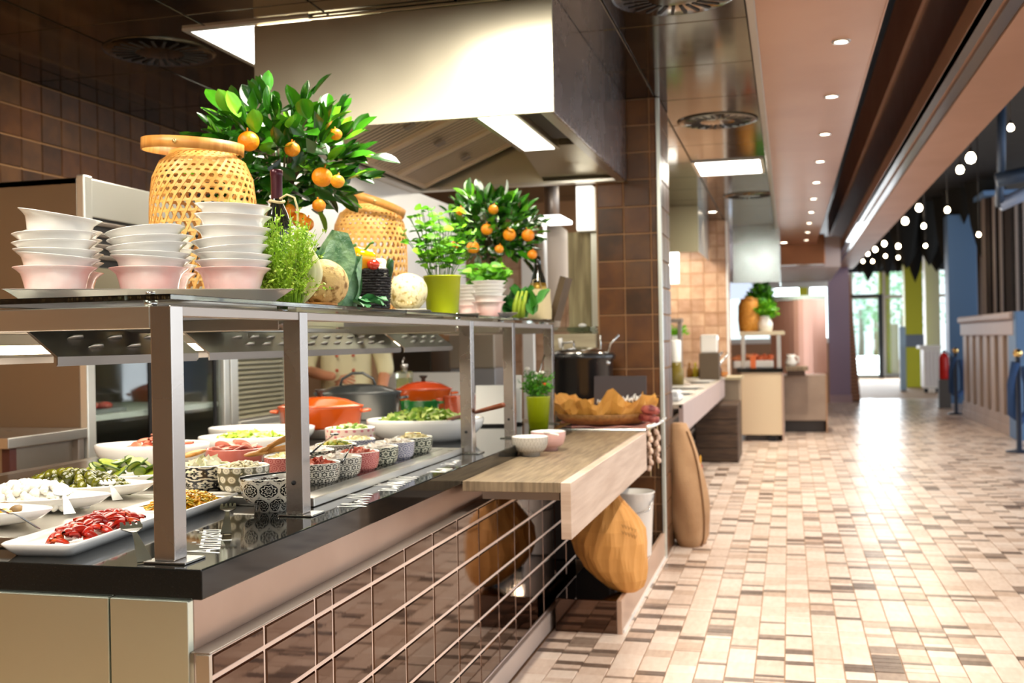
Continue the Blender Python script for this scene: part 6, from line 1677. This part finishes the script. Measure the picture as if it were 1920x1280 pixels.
# window strip seen above the far counters, with blossoms of light outside and a lime pier
w2 = struct('window_2', MB().bbox(-3.2, .75, 21.9, 22.0, 2.30, 2.42, .01).bbox(-3.2, .75, 21.9, 22.0, 1.2, 1.30, .01), fr_white)
for x in (-2.2, -1.2, -.35, .38): MB().bbox(x - .03, x + .03, 21.9, 22.0, 1.3, 2.3, .006).build('mullion', fr_white, w2)
for x0, x1 in ((-2.17, -1.23), (-1.17, -.38), (-.32, .35), (.41, .75)): MB().box(x0, x1, 21.945, 21.955, 1.3, 2.3).build('pane', glass, w2)
struct('wall_lobby', MB().box(-3.2, .75, 21.9, 22.0, 0, 1.2), M('lobby_wall', '#a98468', .6))
MB().bbox(.20, .36, 21.80, 21.88, 1.3, 2.3, .005).build('lime_panel', lime, w2)
t = thing('lobby_screen', 'pale blue lit screen hanging beyond the second pillar', 'screen', (at(1392, 550, y=18).x, 18.0, at(1392, 560, y=18).z))
MB().bbox(-.24, .18, 0, .03, 0, .27, .01).build('screen_panel', M('screen_glow', (.1, .1, .1), .4, emit=(.72, .83, 1), estr=1.0), t)
MB().tube([(0, .015, .27), (0, .015, 2.419 - t.location.z)], .012, 8).build('hanger', steel_dark, t)

# ================================================================= HALL ON THE RIGHT
def gx(px, y): return at(px, 640, y=y).x
# slatted buffet cabinet
t = thing('slatted_cabinet', 'pale grey oak cabinet with upright slats and a moulded top', 'cabinet', (0, 0, 0))
yb0, yb1 = 14.5, 18.4; xb = gx(1905, yb0) ; xb1 = gx(1806, yb1)
A3, B3 = Vector((xb, yb0, 0)), Vector((xb1, yb1, 0)); dv = (B3 - A3); Ln = dv.length; ang = math.atan2(dv.y, dv.x)
co = M('cabinet_oak', '#a39288', .5, col2='#b8a79c', nscale=3, stretch=(1, 1, .3)); co2 = M('cabinet_oak_top', '#b9aeb0', .5)
fr = Matrix.Translation(A3) @ Matrix.Rotation(ang, 4, 'Z')
def cab(x0, x1, y0, y1, z0, z1, nm, m, b=.006):
    mb = MB(); mb.X = fr; mb.bbox(x0, x1, y0, y1, z0, z1, b); return mb.build(nm, m, t)
cab(0, Ln, -.7, -.02, .14, 1.32, 'cabinet_body', M('cabinet_dark', '#6f5f54', .5))
cab(-.04, Ln + .06, -.74, .08, 1.50, 1.60, 'cornice', co2, .03); cab(-.02, Ln + .03, -.72, .04, 1.30, 1.50, 'frieze', co2, .015)
cab(-.02, Ln + .02, -.72, .03, 0, .14, 'plinth', co)
cab(-.01, Ln + .01, -.02, .02, .14, .26, 'bottom_rail', co)
for k in range(7):
    x = Ln * (k + .5) / 7; cab(x - Ln / 26, x + Ln / 26, -.02, .025, .26, 1.30, 'slat', co)
# small white cabinet, extinguisher, posts, chest
c = at(1730, 736, z=0); c1 = gx(1762, c.y)
t = thing('white_cabinet', 'small white panelled cabinet on black feet near the doors', 'cabinet', (0, 0, 0))
MB().bbox(c.x + .03, c1, c.y, c.y + .6, .10, 1.0, .02).build('cabinet_body', white_paint, t)
MB().bbox(c.x - .05, c1 + .03, c.y - .05, c.y + .65, 1.0, 1.08, .02).build('top', white_paint, t)
for k in range(4):
    x = c.x + .06 + (c1 - c.x - .06) * (k + .5) / 4; MB().bbox(x - .025, x + .025, c.y - .02, c.y, .16, .95, .006).build('slat', M('white_slat', '#d9d4d4', .5), t)
for x in (c.x + .08, c1 - .06): MB().bbox(x - .04, x + .04, c.y + .02, c.y + .1, 0, .10, .01).build('foot', black_matte, t)
e = at(1768, 745, z=0); e.y = min(e.y, 21.5); ex = gx(1769, 20.5)
t = thing('fire_extinguisher', 'red fire extinguisher standing on a dark stand', 'extinguisher', (ex, 20.5, 0))
MB().bbox(-.10, .10, -.09, .09, 0, .52, .01).build('stand', M('stand_dark_grey', '#4a4644', .5), t)
MB().lathe([(0, .52), (.075, .52), (.085, .54), (.085, .90), (.06, .97), (.025, 1.0), (0, 1.0)], 24).build('cylinder', M('red_paint', '#b5120c', .3), t)
MB().lathe([(0, 1.0), (.02, 1.0), (.022, 1.04), (0, 1.045)], 12).build('valve', black_matte, t)
MB().tube([(.02, 0, 1.03), (.10, -.02, .95), (.105, -.02, .65)], .012, 8).build('hose', black_matte, t)
for k, (px, py, y) in enumerate(((1791, 657, 18.9), (1908, 662, 12.9))):
    c = at(px, py, y=y)
    t = thing('barrier_post', ('dark blue barrier post with gold knob left of the slatted cabinet', 'dark barrier post with gold knob at the edge by the slatted cabinet')[k], 'post', (c.x, y, 0))
    MB().lathe([(0, 0), (.14, 0), (.14, .02), (.03, .04), (.028, c.z - .05), (0, c.z - .05)], 20).build('post_body', M('post_navy', (.02, .03, .06), .4), t)
    MB().ball((0, 0, c.z), (.05, .05, .05), 16, 10).build('knob', M('gold_knob', (.85, .62, .25), .2, 1.0), t)
    MB().tube([(-.02, 0, c.z - .10), (-.06, .04, c.z - .35), (-.05, .10, c.z - .68), (.05, .16, c.z - .76), (.14, .2, c.z - .66), (.15, .25, c.z - .35), (.12, .3, c.z - .16)], .050, 10).build('rope', M('rope_blue', '#2f4f80', .8), t)
for k, (px0, px1, pt, pb, y) in enumerate(((1653, 1686, 607, 702, 37.3), (1686, 1700, 612, 720, 26.6))):
    a = at(px0, pt, y=y); b = at(px1, pb, y=y)
    t = thing('info_panel', ('tall white standing panel in front of the glass doors', 'tall pale blue standing panel beside the white panel')[k], 'panel', ((a.x + b.x) / 2, y, 0))
    w = (b.x - a.x) / 2
    MB().bbox(-w, w, 0, .12, .03, a.z, .03).build('panel_board', white_paint if k == 0 else M('pale_blue_panel', '#9db9cf', .4), t)
    MB().bbox(-w * .9, w * .9, -.1, .22, 0, .03, .005).build('foot', M('foot_grey', (.3, .3, .3), .5), t)
# leaning slatted panel by the mauve pillar
t = thing('leaning_panel', 'brown slatted panel leaning against the mauve pillar', 'panel', (0, 0, 0))
a0 = gx(1594, 22.4); n = 34
MB().prism([(1.168, 0), (1.36, 0), (1.18, 2.66), (1.168, 2.66)], 22.50, 22.56, 'y').build('frame_sheet', M('slat_back', '#7f5a44', .6), t)
sl_ = M('slat_brown', '#a9785c', .5)
for k in range(n):
    z = .05 + 2.55 * k / n; x1 = 1.36 - .18 * z / 2.66
    MB().bbox(1.170, x1 + .01, 22.47, 22.50, z, z + .045, .004).build('slat', sl_, t)
# round slatted columns of dark timber at the right edge
def slat_column(px, y, R, z0, z1, lb):
    c = gx(px, y); t = thing('slatted_column', lb, 'column', (c, y, 0), group='slatted round columns')
    dk = M('slat_dark', '#2a211e', .5); lt = M('slat_pale', '#8f8580', .5)
    MB().lathe([(R * .93, z0), (R * .93, z1)], 36).build('core', dk, t)
    s1 = MB().bbox(-.025, .025, -.012, .012, z0, z1, .004).mesh('slat', lt); s2 = MB().bbox(-.05, .05, -.012, .012, z0, z1, .004).mesh('slat', dk)
    n = 26
    for k in range(n):
        a = 2 * PI * k / n; link('slat', s1 if k % 3 else s2, t, (R * math.cos(a), R * math.sin(a), 0), (0, 0, a + PI / 2))
    for k in range(int((z1 - z0) / .09)):
        z = z0 + .09 * k; MB().lathe([(R * .96, z), (R * .985, z), (R * .985, z + .02), (R * .96, z + .02)], 28).build('hoop', dk, t)
    MB().bbox(-R * 1.15, R * 1.15, -R * 1.15, R * 1.15, z1, z1 + .08, .01).build('cap', blue, t)
slat_column(1905, 20.5, .52, 0, 3.72, 'thick round column of dark and pale timber slats at the right')
slat_column(1860, 25.5, .30, 0, 3.6, 'thinner slatted round column behind the thick one')
# dark pointed drapes hanging under the hall ceiling
drm = M('dark_drape', (.006, .007, .007), .85)
DR = [(1612, 30, 515), (1628, 28, 528), (1648, 31, 508), (1664, 26, 520), (1684, 29, 512), (1700, 24, 505), (1716, 27, 530), (1742, 24, 500), (1756, 27, 510), (1778, 23, 512), (1796, 25, 505), (1815, 22, 480), (1838, 24, 470), (1850, 21, 500)]
for k, (px, y, pb) in enumerate(DR):
    b = at(px, pb, y=y); w = .34 + .10 * (k % 3); t0 = 4.1
    t = thing('ceiling_drape', 'dark pointed fabric drape hanging from the hall ceiling', 'drape', (b.x, y, b.z), group='dark drapes under the hall ceiling')
    H = t0 - b.z; prof = [(0, 0), (w * .10, .10), (w * .28, .30), (w * .5, .75), (w * .62, H * .8), (w * .7, H)]
    MB().lathe(prof, 16, wob=lambda a, j: 1 + .18 * math.cos(6 * a)).build('fabric', drm, t)
names = ['']
# bare bulbs on cords
bulb_m = M('bulb_glow', (1, 1, 1), .3, emit=(1, .78, .48), estr=32)
BL = [(1820, 297, 10.5, .050), (1800, 319, 11.5, .042), (1723, 390, 14.0, .045), (1697, 415, 15.0, .048), (1776, 394, 13.5, .035), (1732, 424, 15.5, .034), (1735, 461, 18, .030), (1684, 462, 19, .042), (1658, 457, 20, .045), (1641, 468, 21, .045), (1627, 476, 23, .040), (1660, 480, 24, .036), (1636, 490, 25, .036), (1618, 490, 26, .036), (1684, 483, 22, .034), (1835, 440, 15, .03), (1895, 240, 9.5, .03)]
where = ['first and biggest, under the beam edge', 'second, just left of the biggest bulb', 'third, right of the beam edge', 'fourth, tight against the beam edge', 'small one above the blue pier', 'small one below the third bulb', 'lowest pink bulb above the lime pier', 'left of the lowest pink bulb', 'against the beam, above the glass doors', 'next along the beam towards the doors', 'close to the far end of the beam', 'low one over the lime piers', 'low one before the glass doors', 'last one beside the mauve pillar', 'low one left of the wide lime pier', 'faint one before the slatted columns', 'high one at the upper right edge']
for k, (px, py, y, r) in enumerate(BL):
    r *= .88; c = at(px, py, y=y); t = thing('pendant_bulb', 'bare glowing pendant bulb on a cord: ' + where[k], 'lamp', c, group='bare pendant bulbs in the hall')
    MB().lathe([(0, -r), (r * .7, -r * .75), (r, 0), (r * .8, r * .7), (r * .4, r * 1.2), (0, r * 1.25)], 18).build('bulb', bulb_m, t)
    MB().lathe([(r * .42, r * 1.15), (r * .45, r * 2.2), (0, r * 2.3)], 14).build('socket', black_matte, t)
    MB().tube([(0, 0, r * 2.2), (0, 0, 4.1 - c.z)], .006, 6).build('cord', black_matte, t)
    if k in (0, 2, 5, 8): lamp('POINT', 'bulb_glow', (c.x, c.y - .0, c.z - r - .05), 22, WARM, .05)
# bluish steel truss below the dark ceiling
t = thing('ceiling_truss', 'bluish steel truss frame under the dark hall ceiling', 'truss', (0, 0, 0))
tr = M('truss_blue', '#31435c', .5, .4)
a, b, c, d = at(1872, 300, y=14), at(1880, 215, y=14), at(1935, 300, y=14), at(1935, 380, y=15)
MB().tube([at(1879, 215, y=14) + Vector((0, 0, .4)), at(1877, 340, y=14)], .05, 8).build('upright', tr, t)
MB().tube([at(1868, 338, y=14), at(1960, 318, y=14)], .09, 8).build('chord', tr, t)
MB().tube([at(1874, 385, y=14.5), at(1960, 345, y=14.5)], .08, 8).build('chord', M('truss_pale', '#7f93b5', .4), t)
MB().tube([at(1879, 215, y=14) + Vector((0, 0, .4)), Vector((at(1879, 215, y=14).x, 14, 4.1))], .05, 8).build('hanger', tr, t)
MB().tube([at(1874, 385, y=14.5), at(1874, 335, y=14.2)], .05, 8).build('strut', tr, t)

# trees outside the glass doors, overexposure painted into pale leaf and trunk colours
for k, (px, y, R) in enumerate(((1612, 46, 1.9), (1640, 50, 2.2), (1690, 48, 1.8), (1752, 47, 2.0), (1850, 46, 2.0))):
    c = at(px, 560, y=y); t = thing('outdoor_tree', ('pale green tree outside, beside the mauve pillar', 'pale green tree outside, behind the dark door frame', 'pale green tree outside, between the lime piers', 'pale green tree outside, left of the blue pier', 'pale green tree outside, behind the slatted columns')[k], 'tree', (c.x, y, 0), group='trees outside the glass front')
    MB().tube([(0, 0, 0), (.05, 0, 1.2), (0, 0, 2.4)], [.14, .10, .05], 8).build('trunk', M('outdoor_trunk', '#a59a88', .8), t)
    mb = MB()
    for q in range(150):
        d = Vector((rnd(-1, 1), rnd(-1, 1), rnd(-1, 1)));
        if d.length > 1: d.normalize()
        p = Vector((d.x * R, d.y * R, 3.0 + d.z * 1.5)); f = Vector((rnd(-1, 1), rnd(-1, 1), rnd(-.6, .6))).normalized(); s_ = f.orthogonal().normalized() * .09
        mb.mi = q % 2; mb.add([p, p + f * .12 + s_, p + f * .3, p + f * .12 - s_], [(0, 1, 2, 3)])
    mb.build('foliage', [M('sunlit_leaf', '#b9e0bd', .6), M('sunlit_leaf_b', '#94cfa4', .6)], t)['kind'] = 'stuff'

for k, (px, py, z, lb) in enumerate(((1336, 397, 2.8, 'small bright downlight in the metal ceiling before the second pillar'), (1470, 460, 2.755, 'lone downlight left of the row at the end of the copper soffit'))):
    c = at(px, py, z=z)
    if k: c.y = 16.6; c.x = at(1470, 460, y=16.6).x
    t = thing('downlight', lb, 'lamp', (c.x, c.y, z))
    MB().lathe([(.045, -.004), (.06, -.004), (.064, 0), (.045, .001), (.045, -.004)], 24).build('ring', chrome, t)
    MB().lathe([(0, -.003), (.047, -.003)], 24, smooth=False).build('lens', light_warm, t)
    lamp('SPOT', 'downlight_beam', (c.x, c.y, z - .02), 45, WARM, .04, spot=1.9, blend=.7)
